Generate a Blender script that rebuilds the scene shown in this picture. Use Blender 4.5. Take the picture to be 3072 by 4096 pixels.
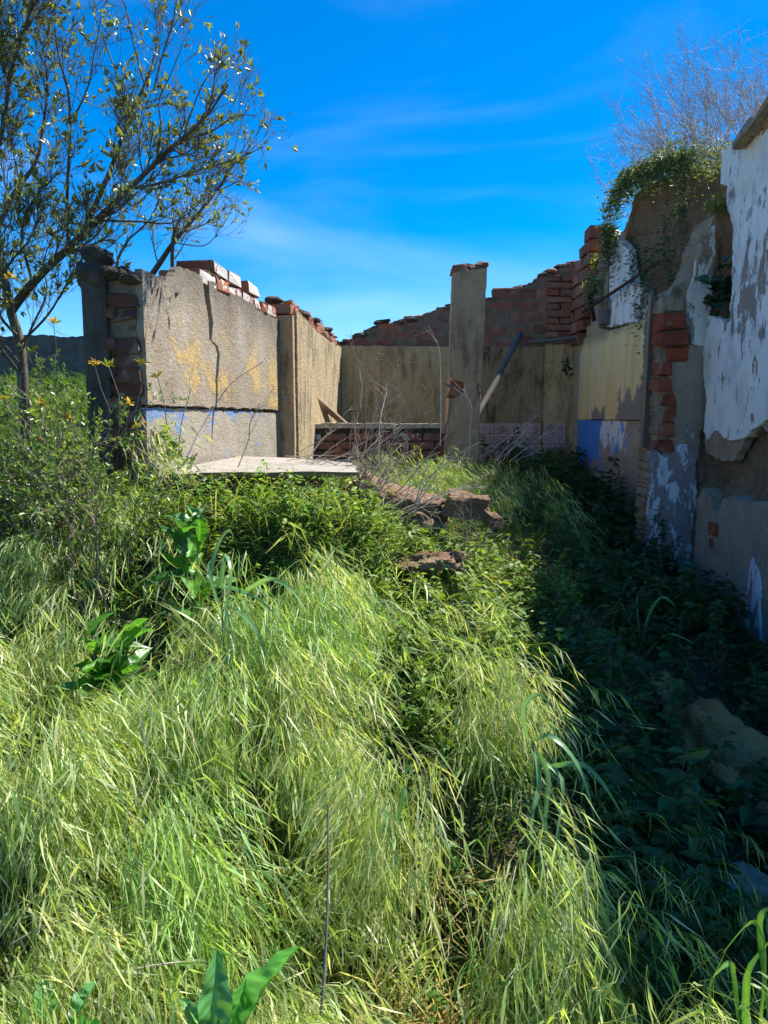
import bpy, bmesh, math, random
import numpy as np
from mathutils import Vector, Matrix, noise as mnoise

for o in list(bpy.data.objects):
    bpy.data.objects.remove(o)
random.seed(7)
RB0 = random.Random(5)
rng = np.random.default_rng(11)
R = math.radians
scene = bpy.context.scene
COL = scene.collection

# ------------------------------------------------------------------ camera
EYE = 1.6
PITCH = R(7.54)
FPX = 710.0
cam_d = bpy.data.cameras.new('camera')
cam_d.sensor_fit = 'VERTICAL'
cam_d.sensor_height = 24.0
cam_d.lens = 24.0 * FPX / 1024.0
cam_d.clip_start = 0.05
cam_d.clip_end = 3000
cam = bpy.data.objects.new('camera', cam_d)
cam.location = (0, 0, EYE)
cam.rotation_euler = (R(90) - PITCH, 0, 0)
COL.objects.link(cam)
scene.camera = cam

# ------------------------------------------------------------------ sky, sun, exposure
SUN = Vector((1.0, 0.75, 1.75)).normalized()
sun_el = math.asin(SUN.z)
sun_az = math.atan2(SUN.x, SUN.y)
world = bpy.data.worlds.new('World')
scene.world = world
world.use_nodes = True
wn = world.node_tree
wn.nodes.clear()
sky = wn.nodes.new('ShaderNodeTexSky')
sky.sky_type = 'NISHITA'
sky.sun_disc = False
sky.sun_elevation = sun_el
sky.sun_rotation = sun_az
sky.altitude = 1800
sky.air_density = 1.0
sky.dust_density = 0.0
sky.ozone_density = 3.0
hs = wn.nodes.new('ShaderNodeHueSaturation')
hs.inputs['Saturation'].default_value = 1.5
hs.inputs['Hue'].default_value = 0.503
bg = wn.nodes.new('ShaderNodeBackground')
bg.inputs['Strength'].default_value = 0.102
wo = wn.nodes.new('ShaderNodeOutputWorld')
# thin cirrus veil over the whole sky
wtc = wn.nodes.new('ShaderNodeTexCoord')
wmap = wn.nodes.new('ShaderNodeMapping')
wmap.inputs['Scale'].default_value = (1.2, 1.2, 4.5)
wmap.inputs['Rotation'].default_value = (0.0, R(18), 0.3)
wno = wn.nodes.new('ShaderNodeTexNoise')
wno.inputs['Scale'].default_value = 1.3
wno.inputs['Detail'].default_value = 5
wno.inputs['Roughness'].default_value = 0.5
wno.inputs['Distortion'].default_value = 0.6
wmr = wn.nodes.new('ShaderNodeMapRange')
wmr.interpolation_type = 'SMOOTHSTEP'
wmr.inputs['From Min'].default_value = 0.47
wmr.inputs['From Max'].default_value = 0.85
wmr.inputs['To Max'].default_value = 0.32
wmx = wn.nodes.new('ShaderNodeMix')
wmx.data_type = 'RGBA'
wmx.inputs[7].default_value = (4.2, 5.6, 7.4, 1)
L = wn.links.new
L(wtc.outputs['Generated'], wmap.inputs['Vector'])
L(wmap.outputs['Vector'], wno.inputs['Vector'])
L(wno.outputs['Fac'], wmr.inputs['Value'])
L(wmr.outputs['Result'], wmx.inputs[0])
L(sky.outputs['Color'], hs.inputs['Color'])
L(hs.outputs['Color'], wmx.inputs[6])
L(wmx.outputs[2], bg.inputs['Color'])
L(bg.outputs['Background'], wo.inputs['Surface'])

sun_d = bpy.data.lights.new('sun', 'SUN')
sun_d.energy = 5.0
sun_d.angle = R(0.53)
sun_d.color = (1.0, 0.95, 0.86)
sun = bpy.data.objects.new('sun', sun_d)
sun.rotation_euler = SUN.to_track_quat('Z', 'Y').to_euler()
sun.location = (6, 5, 12)
COL.objects.link(sun)

scene.view_settings.view_transform = 'Standard'
scene.view_settings.look = 'None'
scene.view_settings.exposure = 1.08
scene.view_settings.gamma = 1.0
scene.render.engine = 'CYCLES'
scene.cycles.use_denoising = True
scene.cycles.max_bounces = 6
scene.cycles.transparent_max_bounces = 6

# ------------------------------------------------------------------ photo pixel -> place
CP, SP = math.cos(PITCH), math.sin(PITCH)


def ray(u, v):
    xc = (u - 384.0) / FPX
    yc = (512.0 - v) / FPX
    return Vector((xc, CP + yc * SP, -SP + yc * CP))


def P(u, v, d):
    r = ray(u, v)
    t = d / r.y
    return Vector((r.x * t, d, EYE + r.z * t))


def c1(x, y): return (x * .1658, 200 + y * .1658)
def c2(x, y): return (125 + x * .1507, 250 + y * .1507)
def c3(x, y): return (300 + x * .1507, 250 + y * .1507)
def c4(x, y): return (450 + x * .1356, 225 + y * .1356)
def c5(x, y): return (575 + x * .1163, 75 + y * .1163)
def c6(x, y): return (575 + x * .1244, 275 + y * .1244)
def c7(x, y): return (x * .1808, y * .1808)


class Plane:
    """a vertical wall plane; local x runs along it, local -y faces the room"""
    def __init__(s, a, b):
        s.o = Vector((a[0], a[1], 0))
        d = Vector((b[0] - a[0], b[1] - a[1], 0))
        s.len = d.length
        s.th = math.atan2(d.y, d.x)
        s.m = Matrix.Translation(s.o) @ Matrix.Rotation(s.th, 4, 'Z')
        s.mi = s.m.inverted()

    def at(s, u, v):
        r = ray(u, v)
        o = s.mi @ Vector((0, 0, EYE))
        d = s.mi.to_3x3() @ r
        t = -o.y / d.y
        p = o + d * t
        return (p.x, p.z)


# ------------------------------------------------------------------ objects
def tag(o, label=None, cat=None, group=None, kind=None):
    if label: o['label'] = label
    if cat: o['category'] = cat
    if group: o['group'] = group
    if kind: o['kind'] = kind
    return o


def empty(name, label, cat, loc=(0, 0, 0), rz=0.0, group=None, kind='thing'):
    o = bpy.data.objects.new(name, None)
    o.empty_display_size = 0.1
    o.location = loc
    o.rotation_euler = (0, 0, rz)
    COL.objects.link(o)
    return tag(o, label, cat, group, kind)


def obj(name, me, mats=None, parent=None):
    o = bpy.data.objects.new(name, me)
    COL.objects.link(o)
    if mats is not None and len(me.materials) == 0:
        for m in (mats if isinstance(mats, (list, tuple)) else [mats]):
            me.materials.append(m)
    if parent is not None:
        o.parent = parent
    return o


def from_bm(name, bm, smooth=False):
    bmesh.ops.recalc_face_normals(bm, faces=bm.faces[:])
    me = bpy.data.meshes.new(name)
    bm.to_mesh(me)
    bm.free()
    if smooth:
        me.polygons.foreach_set('use_smooth', np.ones(len(me.polygons), bool))
    return me


def jag(pts, step=.05, amp=.012, seed=0):
    out = []
    r = random.Random(seed)
    n = len(pts)
    for i in range(n):
        a = Vector(pts[i]); b = Vector(pts[(i + 1) % n])
        d = b - a
        k = max(1, int(d.length / step))
        nn = Vector((-d.y, d.x))
        if nn.length > 0: nn.normalize()
        for j in range(k):
            t = j / k
            p = a + d * t
            if j > 0:
                p += nn * r.uniform(-amp, amp) + d.normalized() * r.uniform(-.3, .3) * step
            out.append((p.x, p.y))
    return out


def prism(pts, y0, y1):
    bm = bmesh.new()
    f = [bm.verts.new((p[0], y0, p[1])) for p in pts]
    b = [bm.verts.new((p[0], y1, p[1])) for p in pts]
    n = len(pts)
    bm.faces.new(f)
    bm.faces.new(b[::-1])
    for i in range(n):
        j = (i + 1) % n
        bm.faces.new((f[i], b[i], b[j], f[j]))
    return bm


def panel(name, pts, y0, y1, mat_, parent, step=.05, amp=.01, seed=None):
    if seed is None: seed = random.randrange(9999)
    q = jag(pts, step, amp, seed) if amp > 0 else pts
    if amp >= .006: q = jag(q, step * .3, amp * .55, seed + 1)
    return obj(name, from_bm(name, prism(q, y0, y1)), mat_, parent)


def chip_box(lx, ly, lz, seed=0, bev=.006, jit=.004):
    """a chipped block, centred, about 44 triangles"""
    r = random.Random(seed)
    bm = bmesh.new()
    bmesh.ops.create_cube(bm, size=1)
    bmesh.ops.scale(bm, vec=(lx, ly, lz), verts=bm.verts[:])
    bmesh.ops.bevel(bm, geom=bm.edges[:], offset=bev, segments=1, affect='EDGES')
    for v in bm.verts:
        v.co += Vector((r.uniform(-jit, jit), r.uniform(-jit, jit), r.uniform(-jit, jit)))
    if jit >= .004:
        for k in range(2):   # knocked-off corners
            c = Vector((r.choice((-1, 1)) * lx / 2, r.choice((-1, 1)) * ly / 2, r.choice((-1, 1)) * lz / 2))
            for v in bm.verts:
                if (v.co - c).length < .02: v.co *= r.uniform(.86, .95)
    return bm


_bcache = {}
def brick_mesh(lx, ly, lz, k, mats, jit=.005, front=None):
    key = (round(lx, 3), round(ly, 3), round(lz, 3), k, tuple(m.name for m in mats), front)
    if key not in _bcache:
        bm = chip_box(lx, ly, lz, k * 13 + 5, .009, jit * 1.5)
        me = from_bm('brick', bm)
        for m in mats: me.materials.append(m)
        if front is not None and len(mats) > 1:
            for p in me.polygons:
                if Vector(p.normal).dot(Vector(front)) > .8: p.material_index = 1
        _bcache[key] = me
    return _bcache[key]


def put_brick(c, dims, mats, parent, rot=(0, 0, 0), jit=.005, front=None, name='brick'):
    me = brick_mesh(dims[0], dims[1], dims[2], random.randrange(9), mats, jit, front)
    o = bpy.data.objects.new(name, me)
    COL.objects.link(o)
    o.parent = parent
    o.location = c
    o.rotation_euler = rot
    return o


def lump(name, size, seed, mat_, parent=None, sub=3, rough=.35, boxy=.0):
    """a rough stone: icosphere pushed by noise"""
    bm = bmesh.new()
    if boxy == 0 and sub == 4: sub = 5
    if boxy > 0:
        bmesh.ops.create_cube(bm, size=1.5)
        bmesh.ops.subdivide_edges(bm, edges=bm.edges[:], cuts=9, use_grid_fill=True)
    else:
        bmesh.ops.create_icosphere(bm, subdivisions=sub, radius=1)
    off = Vector((seed * 3.1, seed * 1.7, seed * 5.3))
    for v in bm.verts:
        p = v.co.copy()
        n = mnoise.fractal(p * 1.3 + off, .9, 2.1, 4)
        n2 = mnoise.noise(p * 5 + off)
        v.co = p * (1 + rough * n * (.5 if boxy else 1) + .06 * n2 + .035 * mnoise.noise(p * 13 + off))
        v.co = Vector((v.co.x * size[0], v.co.y * size[1], v.co.z * size[2]))
    return obj(name, from_bm(name, bm, boxy == 0), mat_, parent)


# ------------------------------------------------------------------ node helper
class NT:
    def __init__(s, name):
        s.m = bpy.data.materials.new(name)
        s.m.use_nodes = True
        s.t = s.m.node_tree
        s.b = s.t.nodes['Principled BSDF']
        s.o = s.t.nodes['Material Output']
        s._tc = None; s._geo = None; s._oi = None

    def new(s, ty, **kw):
        n = s.t.nodes.new(ty)
        for k, v in kw.items(): setattr(n, k, v)
        return n

    def put(s, sock, x):
        if hasattr(x, 'links') or hasattr(x, 'is_output'):
            s.t.links.new(x, sock)
        else:
            if isinstance(x, tuple) and len(x) == 3 and sock.type == 'RGBA': x = x + (1,)
            sock.default_value = x

    @property
    def oc(s):
        if not s._tc: s._tc = s.new('ShaderNodeTexCoord')
        return s._tc.outputs['Object']

    @property
    def pos(s):
        if not s._geo: s._geo = s.new('ShaderNodeNewGeometry')
        return s._geo.outputs['Position']

    @property
    def rnd(s):
        if not s._oi: s._oi = s.new('ShaderNodeObjectInfo')
        return s._oi.outputs['Random']

    def xyz(s, v):
        n = s.new('ShaderNodeSeparateXYZ'); s.put(n.inputs[0], v)
        return n.outputs[0], n.outputs[1], n.outputs[2]

    def scale(s, v, sc):
        n = s.new('ShaderNodeMapping'); s.put(n.inputs['Vector'], v)
        n.inputs['Scale'].default_value = sc
        return n.outputs[0]

    def noise(s, v, sc, det=6, ro=.6, dist=0.):
        n = s.new('ShaderNodeTexNoise'); s.put(n.inputs['Vector'], v)
        n.inputs['Scale'].default_value = sc; n.inputs['Detail'].default_value = det
        n.inputs['Roughness'].default_value = ro; n.inputs['Distortion'].default_value = dist
        return n.outputs['Fac']

    def vor(s, v, sc, feat='F1', out='Distance'):
        n = s.new('ShaderNodeTexVoronoi', feature=feat); s.put(n.inputs['Vector'], v)
        n.inputs['Scale'].default_value = sc
        return n.outputs[out]

    def ma(s, op, a, b=0., clamp=False):
        n = s.new('ShaderNodeMath', operation=op, use_clamp=clamp)
        s.put(n.inputs[0], a); s.put(n.inputs[1], b)
        return n.outputs[0]

    def sm(s, f, a, b):
        n = s.new('ShaderNodeMapRange', interpolation_type='SMOOTHSTEP')
        s.put(n.inputs['Value'], f)
        if a <= b:
            n.inputs['From Min'].default_value = a; n.inputs['From Max'].default_value = b
        else:
            n.inputs['From Min'].default_value = b; n.inputs['From Max'].default_value = a
            n.inputs['To Min'].default_value = 1; n.inputs['To Max'].default_value = 0
        return n.outputs['Result']

    def mix(s, f, a, b, mode='MIX'):
        n = s.new('ShaderNodeMix', data_type='RGBA', blend_type=mode)
        s.put(n.inputs[0], f); s.put(n.inputs[6], a); s.put(n.inputs[7], b)
        return n.outputs[2]

    def ramp(s, f, st):
        n = s.new('ShaderNodeValToRGB'); s.put(n.inputs[0], f)
        e = n.color_ramp.elements
        while len(e) < len(st): e.new(.5)
        for i, (p, c) in enumerate(st):
            e[i].position = p; e[i].color = tuple(c) + ((1,) if len(c) == 3 else ())
        return n.outputs[0]

    def bump(s, h, st=.5, d=.01, nrm=None):
        n = s.new('ShaderNodeBump'); s.put(n.inputs['Height'], h)
        n.inputs['Strength'].default_value = st; n.inputs['Distance'].default_value = d
        if nrm: s.put(n.inputs['Normal'], nrm)
        return n.outputs[0]

    def box(s, x, z, x0, x1, z0, z1, nz, amp, soft=.01):
        """mask of a ragged patch, 1 inside; edges shifted by noise nz (0..1) times amp metres"""
        k = s.ma('MULTIPLY', s.ma('SUBTRACT', nz, .5), 2 * amp)
        a = s.ma('MINIMUM', s.ma('SUBTRACT', x, x0), s.ma('SUBTRACT', x1, x))
        b = s.ma('MINIMUM', s.ma('SUBTRACT', z, z0), s.ma('SUBTRACT', z1, z))
        m = s.ma('ADD', s.ma('MINIMUM', a, b), k)
        return s.sm(m, -soft, soft)

    def done(s, col, rough=.9, nrm=None, spec=.25):
        s.put(s.b.inputs['Base Color'], col)
        s.put(s.b.inputs['Roughness'], rough)
        s.b.inputs['Specular IOR Level'].default_value = spec
        if nrm: s.put(s.b.inputs['Normal'], nrm)
        return s.m


def m_render(name, a, b, dark, stain=.5, bumps=.6, grain=90):
    n = NT(name)
    p = n.oc
    n1 = n.noise(p, 3.0, 7, .62)
    n2 = n.noise(p, grain, 3, .7)
    col = n.ramp(n1, [(.3, a), (.68, b)])
    st = n.noise(n.scale(p, (3.2, 3.2, .7)), 2.2, 7, .66)
    col = n.mix(n.ma('MULTIPLY', n.sm(st, .47, .68), stain), col, dark)
    col = n.mix(n.ma('MULTIPLY', n.sm(n2, .55, .75), .35), col, tuple(c * .45 for c in a))
    mid = n.noise(p, 9, 9, .78)
    col = n.mix(n.ma('MULTIPLY', n.sm(mid, .53, .65), .38), col, tuple(c * .42 for c in a))
    col = n.mix(n.ma('MULTIPLY', n.sm(mid, .46, .38), .45), col, tuple(min(.8, c * 1.3) for c in b))
    pit = n.noise(p, grain * .35, 5, .75)
    col = n.mix(n.ma('MULTIPLY', n.sm(pit, .56, .70), .55), col, tuple(c * .3 for c in a))
    col = n.mix(n.ma('MULTIPLY', n.sm(pit, .42, .30), .35), col, tuple(min(.8, c * 1.35) for c in b))
    h = n.ma('ADD', n.ma('MULTIPLY', n2, .6), n.ma('ADD', n.noise(p, 22, 5, .7), n.ma('MULTIPLY', pit, -.8)))
    return n.done(col, .92, n.bump(h, bumps, .014))


def m_brick(name, cols, wash=None, dirty=.4):
    n = NT(name)
    p = n.pos
    base = n.ramp(n.rnd, [(0, cols[0]), (.5, cols[1]), (1, cols[2])])
    n1 = n.noise(p, 14, 8, .72)
    col = n.mix(n.ma('MULTIPLY', n.sm(n1, .45, .7), dirty), base, (.05, .04, .035))
    n3 = n.noise(p, 7, 5, .6)
    col = n.mix(n.ma('MULTIPLY', n.sm(n3, .52, .66), .6), col, (.33, .25, .18))
    if wash:
        n2 = n.noise(p, 13, 7, .7)
        off = n.ma('ADD', n2, n.ma('MULTIPLY', n.ma('SUBTRACT', n.rnd, .5), .28))
        col = n.mix(n.sm(off, .40, .46), col, wash)
    h = n.ma('ADD', n1, n.ma('MULTIPLY', n.noise(p, 120, 3, .7), .5))
    return n.done(col, .92, n.bump(h, .6, .012))


def m_earth(name, a, b, c, bumps=1.0):
    n = NT(name)
    p = n.pos
    n1 = n.noise(p, 4, 8, .68)
    n2 = n.noise(p, 38, 5, .7)
    col = n.ramp(n1, [(.3, a), (.5, b), (.72, c)])
    v = n.vor(p, 45)
    col = n.mix(n.ma('MULTIPLY', n.sm(v, .26, .12), n.sm(n.noise(p, 9, 3), .5, .7)), col, (.36, .32, .27))
    col = n.mix(n.ma('MULTIPLY', n.sm(n2, .5, .75), .6), col, tuple(x * .35 for x in a))
    h = n.ma('ADD', n.ma('MULTIPLY', n2, 1.), n.ma('MULTIPLY', n1, 1.2))
    return n.done(col, .96, n.bump(h, bumps, .03))


def m_wood(name, a, b, stretch=(30, 30, 1.5)):
    n = NT(name)
    p = n.oc
    n1 = n.noise(n.scale(p, stretch), 1.5, 6, .65)
    col = n.ramp(n1, [(.3, a), (.7, b)])
    return n.done(col, .85, n.bump(n1, .7, .006))


def m_leaf(name, trans=.35, rough=.45, spec=.4, tcol=1.35):
    """foliage; base colour comes from the per-leaf attribute 'col'"""
    n = NT(name)
    at = n.new('ShaderNodeAttribute', attribute_name='col')
    c = at.outputs['Color']
    n.put(n.b.inputs['Base Color'], c)
    n.b.inputs['Roughness'].default_value = rough
    n.b.inputs['Specular IOR Level'].default_value = spec
    tr = n.new('ShaderNodeBsdfTranslucent')
    n.put(tr.inputs['Color'], n.mix(1., c, (tcol * 1.15, tcol * 1.1, tcol * .45), 'MULTIPLY'))
    mx = n.new('ShaderNodeMixShader')
    mx.inputs[0].default_value = trans
    n.t.links.new(n.b.outputs[0], mx.inputs[1])
    n.t.links.new(tr.outputs[0], mx.inputs[2])
    n.t.links.new(mx.outputs[0], n.o.inputs['Surface'])
    return n.m


def m_bark(name, a, b):
    n = NT(name)
    p = n.pos
    n1 = n.noise(p, 25, 5, .7)
    col = n.ramp(n1, [(.3, a), (.7, b)])
    return n.done(col, .85, n.bump(n1, .5, .006))

# ------------------------------------------------------------------ wall planes
_n = P(146, 410, 3.9)
LWP = Plane((_n.x, 3.9), (_n.x + .128 * 5.7, 9.6))
_a = P(296, 400, 6.62); _b = P(342, 400, 9.6); _c = P(573, 400, 9.6)
L2P = Plane((_a.x, 6.62), (_b.x, 9.6))
BWP = Plane((_b.x, 9.6), (_c.x, 9.6))
RWP = Plane((_c.x, 9.6), (_c.x + .1, 3.0))
PFP = Plane((0, 5.8), (4, 5.8))

# ------------------------------------------------------------------ materials
# left plaster: tan render, flaking yellow limewash above the groove, blue below it
n = NT('left_plaster')
p = n.oc
x, y_, z = n.xyz(p)
n1 = n.noise(p, 2.6, 7, .62)
gr = n.noise(n.scale(p, (.45, .45, 1)), 75, 4, .75)
col = n.ramp(n1, [(.3, (.26, .205, .15)), (.52, (.35, .295, .225)), (.7, (.43, .385, .32))])
sv = n.noise(n.scale(p, (1.15, 1.15, 1.5)), 1.9, 9, .68, .3)
band = n.ma('MULTIPLY', n.sm(z, 1.66, 1.72), n.sm(z, 2.36, 1.95))
yl = n.ma('MULTIPLY', n.sm(n.ma('ADD', sv, n.ma('MULTIPLY', n.ma('SUBTRACT', gr, .5), .25)), .51, .575), band)
col = n.mix(n.ma('MULTIPLY', yl, .75), col, (.60, .41, .14))
sw = n.noise(n.scale(p, (4, 4, 2.0)), 1.7, 7, .7)
pale = n.ma('MULTIPLY', n.sm(sw, .56, .68), .55)
col = n.mix(pale, col, (.56, .53, .47))
top = n.ma('MULTIPLY', n.sm(n.ma('ADD', z, n.ma('MULTIPLY', n.noise(n.scale(p, (4, 4, 1)), 1.5, 6, .7), .5)), 2.42, 2.86), .8)
col = n.mix(top, col, (.12, .10, .075))
low = n.sm(z, 1.672, 1.662)
lowc = n.ramp(n.noise(p, 5, 6, .6), [(.3, (.31, .265, .205)), (.7, (.43, .385, .32))])
col = n.mix(low, col, lowc)
bnz = n.noise(n.scale(p, (.9, .9, 2.6)), 2.0, 9, .72)
blm = n.ma('ADD', bnz, n.ma('MULTIPLY', n.sm(z, 1.35, 1.66), .06))
bl = n.ma('MULTIPLY', n.sm(blm, .60, .615), n.sm(z, 1.672, 1.664))
col = n.mix(n.ma('MULTIPLY', bl, .9), col, n.mix(gr, (.09, .20, .47), (.22, .36, .56)))
col = n.mix(n.ma('MULTIPLY', n.sm(gr, .58, .72), .45), col, (.12, .09, .06))
h = n.ma('ADD', n.ma('MULTIPLY', gr, .7), n.ma('ADD', n.noise(p, 24, 6, .7), n.ma('MULTIPLY', yl, .25)))
M_LEFT = n.done(col, .93, n.bump(h, .8, .016))

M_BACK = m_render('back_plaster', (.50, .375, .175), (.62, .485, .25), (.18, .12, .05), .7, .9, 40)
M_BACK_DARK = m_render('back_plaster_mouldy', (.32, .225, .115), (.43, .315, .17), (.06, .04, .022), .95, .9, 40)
M_PILLAR = m_render('pillar_render', (.42, .275, .15), (.54, .375, .225), (.18, .11, .06), .75, .8, 45)
M_CEMENT = m_render('grey_cement', (.36, .265, .18), (.47, .365, .265), (.20, .14, .095), .5, 1.0, 110)
M_ENDC = m_render('shade_toned_cement', (.08, .068, .055), (.13, .11, .09), (.04, .034, .028), .6, 1.0, 80)  # cement colour darkened to carry the shade on the wall end
M_SLAB = m_render('pale_concrete', (.30, .265, .225), (.38, .345, .30), (.19, .155, .12), .6, .6, 60)
M_MORTAR = m_earth('crumbling_mortar', (.16, .115, .075), (.26, .195, .13), (.35, .28, .2), .9)
M_DARKMORTAR = m_earth('lichened_mortar', (.05, .045, .038), (.10, .085, .065), (.2, .17, .13), 1.0)
M_EARTH = m_earth('rammed_earth', (.20, .125, .07), (.31, .205, .125), (.42, .31, .20), 1.2)
M_ROUGHCON = m_earth('rough_concrete', (.32, .27, .20), (.44, .38, .29), (.52, .46, .37), 1.0)
M_CLAY = m_earth('orange_clay', (.40, .17, .055), (.60, .28, .10), (.70, .40, .18), 1.2)
M_SOIL = m_earth('soil', (.05, .042, .026), (.085, .075, .04), (.12, .10, .06), .8)
RED = [(.33, .115, .06), (.23, .085, .055), (.40, .19, .11)]
M_BRICK = m_brick('red_brick', RED)
M_BRICKD = m_brick('sooty_brick', [(.36, .14, .075), (.24, .10, .068), (.43, .21, .125)], None, .6)
M_ENDB = m_brick('dirty_shade_toned_brick', [(.15, .055, .035), (.09, .045, .035), (.20, .085, .05)], None, .7)  # dirty brick, its base also darkened for the shade on the wall end
M_WASHED = m_brick('whitewashed_brick', RED, (.60, .57, .52))
M_PIERBRICK = m_brick('deep_red_brick', [(.34, .075, .035), (.25, .06, .035), (.38, .12, .06)], None, .55)
M_WOODG = m_wood('grey_wood', (.08, .078, .075), (.19, .185, .18))
M_WOODB = m_wood('brown_wood', (.20, .13, .08), (.42, .31, .21))
M_BOARD = m_wood('dark_board', (.10, .075, .06), (.17, .135, .11))
M_RUST = m_wood('rusty_iron', (.035, .02, .018), (.10, .05, .035), (8, 8, 8))

# right wall: yellow distemper above a ledge, blue and white remains below
n = NT('yellow_distemper')
p = n.oc
x, y_, z = n.xyz(p)
gr = n.noise(p, 80, 3, .7)
st = n.noise(n.scale(p, (5, 5, .45)), 1.6, 7, .62)
col = n.ramp(st, [(.28, (.76, .54, .19)), (.5, (.87, .68, .29)), (.68, (.86, .73, .45))])
nz = n.noise(n.scale(p, (3, 3, 1.6)), 2.2, 8, .7)
col = n.mix(n.ma('MULTIPLY', n.sm(nz, .56, .68), .5), col, (.60, .48, .31))
g1 = n.box(x, z, 1.95, 3.2, 1.4, 1.86, nz, .55, .05)
col = n.mix(n.ma('MULTIPLY', g1, .9), col, (.25, .215, .19))
g2 = n.box(x, z, 1.0, 1.55, 1.5, 1.70, nz, .25, .02)
col = n.mix(n.ma('MULTIPLY', g2, .9), col, (.25, .22, .2))
tp = n.ma('MULTIPLY', n.sm(n.ma('ADD', z, n.ma('MULTIPLY', nz, .3)), 2.56, 2.74), .7)
col = n.mix(tp, col, (.2, .16, .11))
low = n.sm(z, 1.583, 1.577)
lc = n.ramp(n.noise(p, 4, 7, .65), [(.35, (.34, .27, .20)), (.65, (.46, .375, .28))])
wz = n.noise(n.scale(p, (5, 5, 2.2)), 1.6, 8, .75)
wm = n.box(x, z, 1.0, 2.15, 1.28, 1.66, wz, .42, .006)
lc = n.mix(wm, lc, (.78, .78, .75))
b1 = n.box(x, z, .3, 1.40, 1.10, 1.72, wz, .55, .006)
b2 = n.ma('MULTIPLY', n.sm(n.noise(n.scale(p, (9, 9, 2.4)), 1.3, 6, .7), .56, .58), n.box(x, z, 1.3, 2.3, 1.2, 1.66, wz, .25, .02))
lc = n.mix(n.ma('MAXIMUM', b1, b2), lc, n.mix(gr, (.06, .24, .70), (.11, .33, .76)))
col = n.mix(low, col, lc)
h = n.ma('ADD', n.ma('MULTIPLY', gr, .3), n.ma('ADD', n.noise(p, 14, 6, .65), n.ma('MULTIPLY', n.ma('MULTIPLY', wm, low), .5)))
M_YELLOW = n.done(col, .8, n.bump(h, .35, .012))

# thick flaking limewash over mauve render
def m_white(name, flake, base=(.60, .60, .585), under=(.26, .205, .175), warm=(.58, .50, .36)):
    n = NT(name)
    p = n.oc
    x, y_, z = n.xyz(p)
    gr = n.noise(p, 60, 4, .7)
    nz = n.noise(n.scale(p, (6, 6, 2.2)), 1.5, 9, .72, .25)
    n1 = n.noise(n.scale(p, (2, 2, .8)), 2.4, 6, .6)
    col = n.ramp(n1, [(.32, tuple(c * .70 for c in base)), (.5, base), (.7, tuple(min(.88, c * 1.1) for c in base))])
    md = n.noise(p, 8, 9, .78)
    col = n.mix(n.ma('MULTIPLY', n.sm(md, .54, .66), .3), col, tuple(c * .6 for c in warm))
    big_ = n.box(x, z, 4.15, 4.65, 2.2, 2.66, nz, .45, .004)
    col = n.mix(n.ma('MULTIPLY', n.sm(n.noise(p, 1.7, 5, .6), .54, .7), .75), col, warm)
    cn = n.noise(n.scale(p, (2.6, 2.6, .8)), 1.1, 5, .6, .8)
    crm = n.ma('MULTIPLY', n.ma('MULTIPLY', n.sm(n.ma('ABSOLUTE', n.ma('SUBTRACT', cn, .5)), .005, .001), n.sm(n.noise(p, 1.3, 3), .45, .55)), .85)
    col = n.mix(crm, col, (.12, .10, .085))
    fl = n.sm(n.ma('ADD', nz, n.ma('MULTIPLY', n.ma('SUBTRACT', n.noise(p, .9, 2), .5), .35)), flake, flake + .012)
    fl = n.ma('MAXIMUM', fl, n.ma('MULTIPLY', big_, n.sm(nz, .47, .485)))
    col = n.mix(fl, col, n.ramp(gr, [(.35, tuple(c * .8 for c in under)), (.65, tuple(c * 1.15 for c in under))]))
    col = n.mix(n.ma('MULTIPLY', n.sm(n.noise(p, 30, 3), .68, .74), .6), col, (.2, .17, .15))
    h = n.ma('SUBTRACT', n.ma('ADD', n.noise(p, 16, 6, .7), n.ma('MULTIPLY', gr, .25)), n.ma('MULTIPLY', fl, .8))
    h = n.ma('SUBTRACT', h, crm)
    return n.done(col, .85, n.bump(h, .7, .012))


M_WHITE = m_white('flaking_limewash', .60, (.80, .80, .77), (.34, .265, .22), (.76, .67, .50))
M_WHITE2 = m_white('thin_limewash', .56, (.70, .68, .61), (.30, .225, .17), (.68, .58, .40))
M_WHITEB = m_white('blue_grey_limewash', .50, (.66, .70, .74), (.30, .235, .24), (.55, .58, .66))
M_WEATHER = m_render('weathered_render', (.30, .22, .14), (.43, .33, .225), (.13, .09, .06), .8, 1.0, 50)
M_GREYP = m_render('greyish_render', (.46, .37, .255), (.58, .50, .38), (.28, .21, .145), .6, .7, 60)

# printed tile: red flower sprig on cream glaze
n = NT('flower_tile')
p = n.oc
x, y_, z = n.xyz(p)
r2 = n.ma('SQRT', n.ma('ADD', n.ma('MULTIPLY', x, x), n.ma('MULTIPLY', z, z)))
an = n.ma('ARCTAN2', z, x)
pet = n.ma('MULTIPLY', n.ma('SINE', n.ma('ADD', n.ma('MULTIPLY', an, 5.), 1.)), .014)
fl = n.sm(n.ma('SUBTRACT', n.ma('ADD', pet, .038), r2), -.003, .003)
ringy = n.sm(n.ma('ABSOLUTE', n.ma('SUBTRACT', r2, .017)), .002, .005)
fl = n.ma('MULTIPLY', fl, n.ma('MULTIPLY', ringy, n.sm(n.noise(p, 60, 3), .38, .46)))
dirt = n.noise(n.pos, 9, 5, .65)
base = n.ramp(n.rnd, [(0, (.50, .36, .30)), (1, (.56, .43, .36))])
col = n.mix(n.ma('MULTIPLY', fl, .8), base, (.36, .11, .085))
col = n.mix(n.ma('MULTIPLY', n.sm(dirt, .5, .75), .6), col, (.2, .15, .12))
M_TILE = n.done(col, .35, None, .5)

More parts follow.
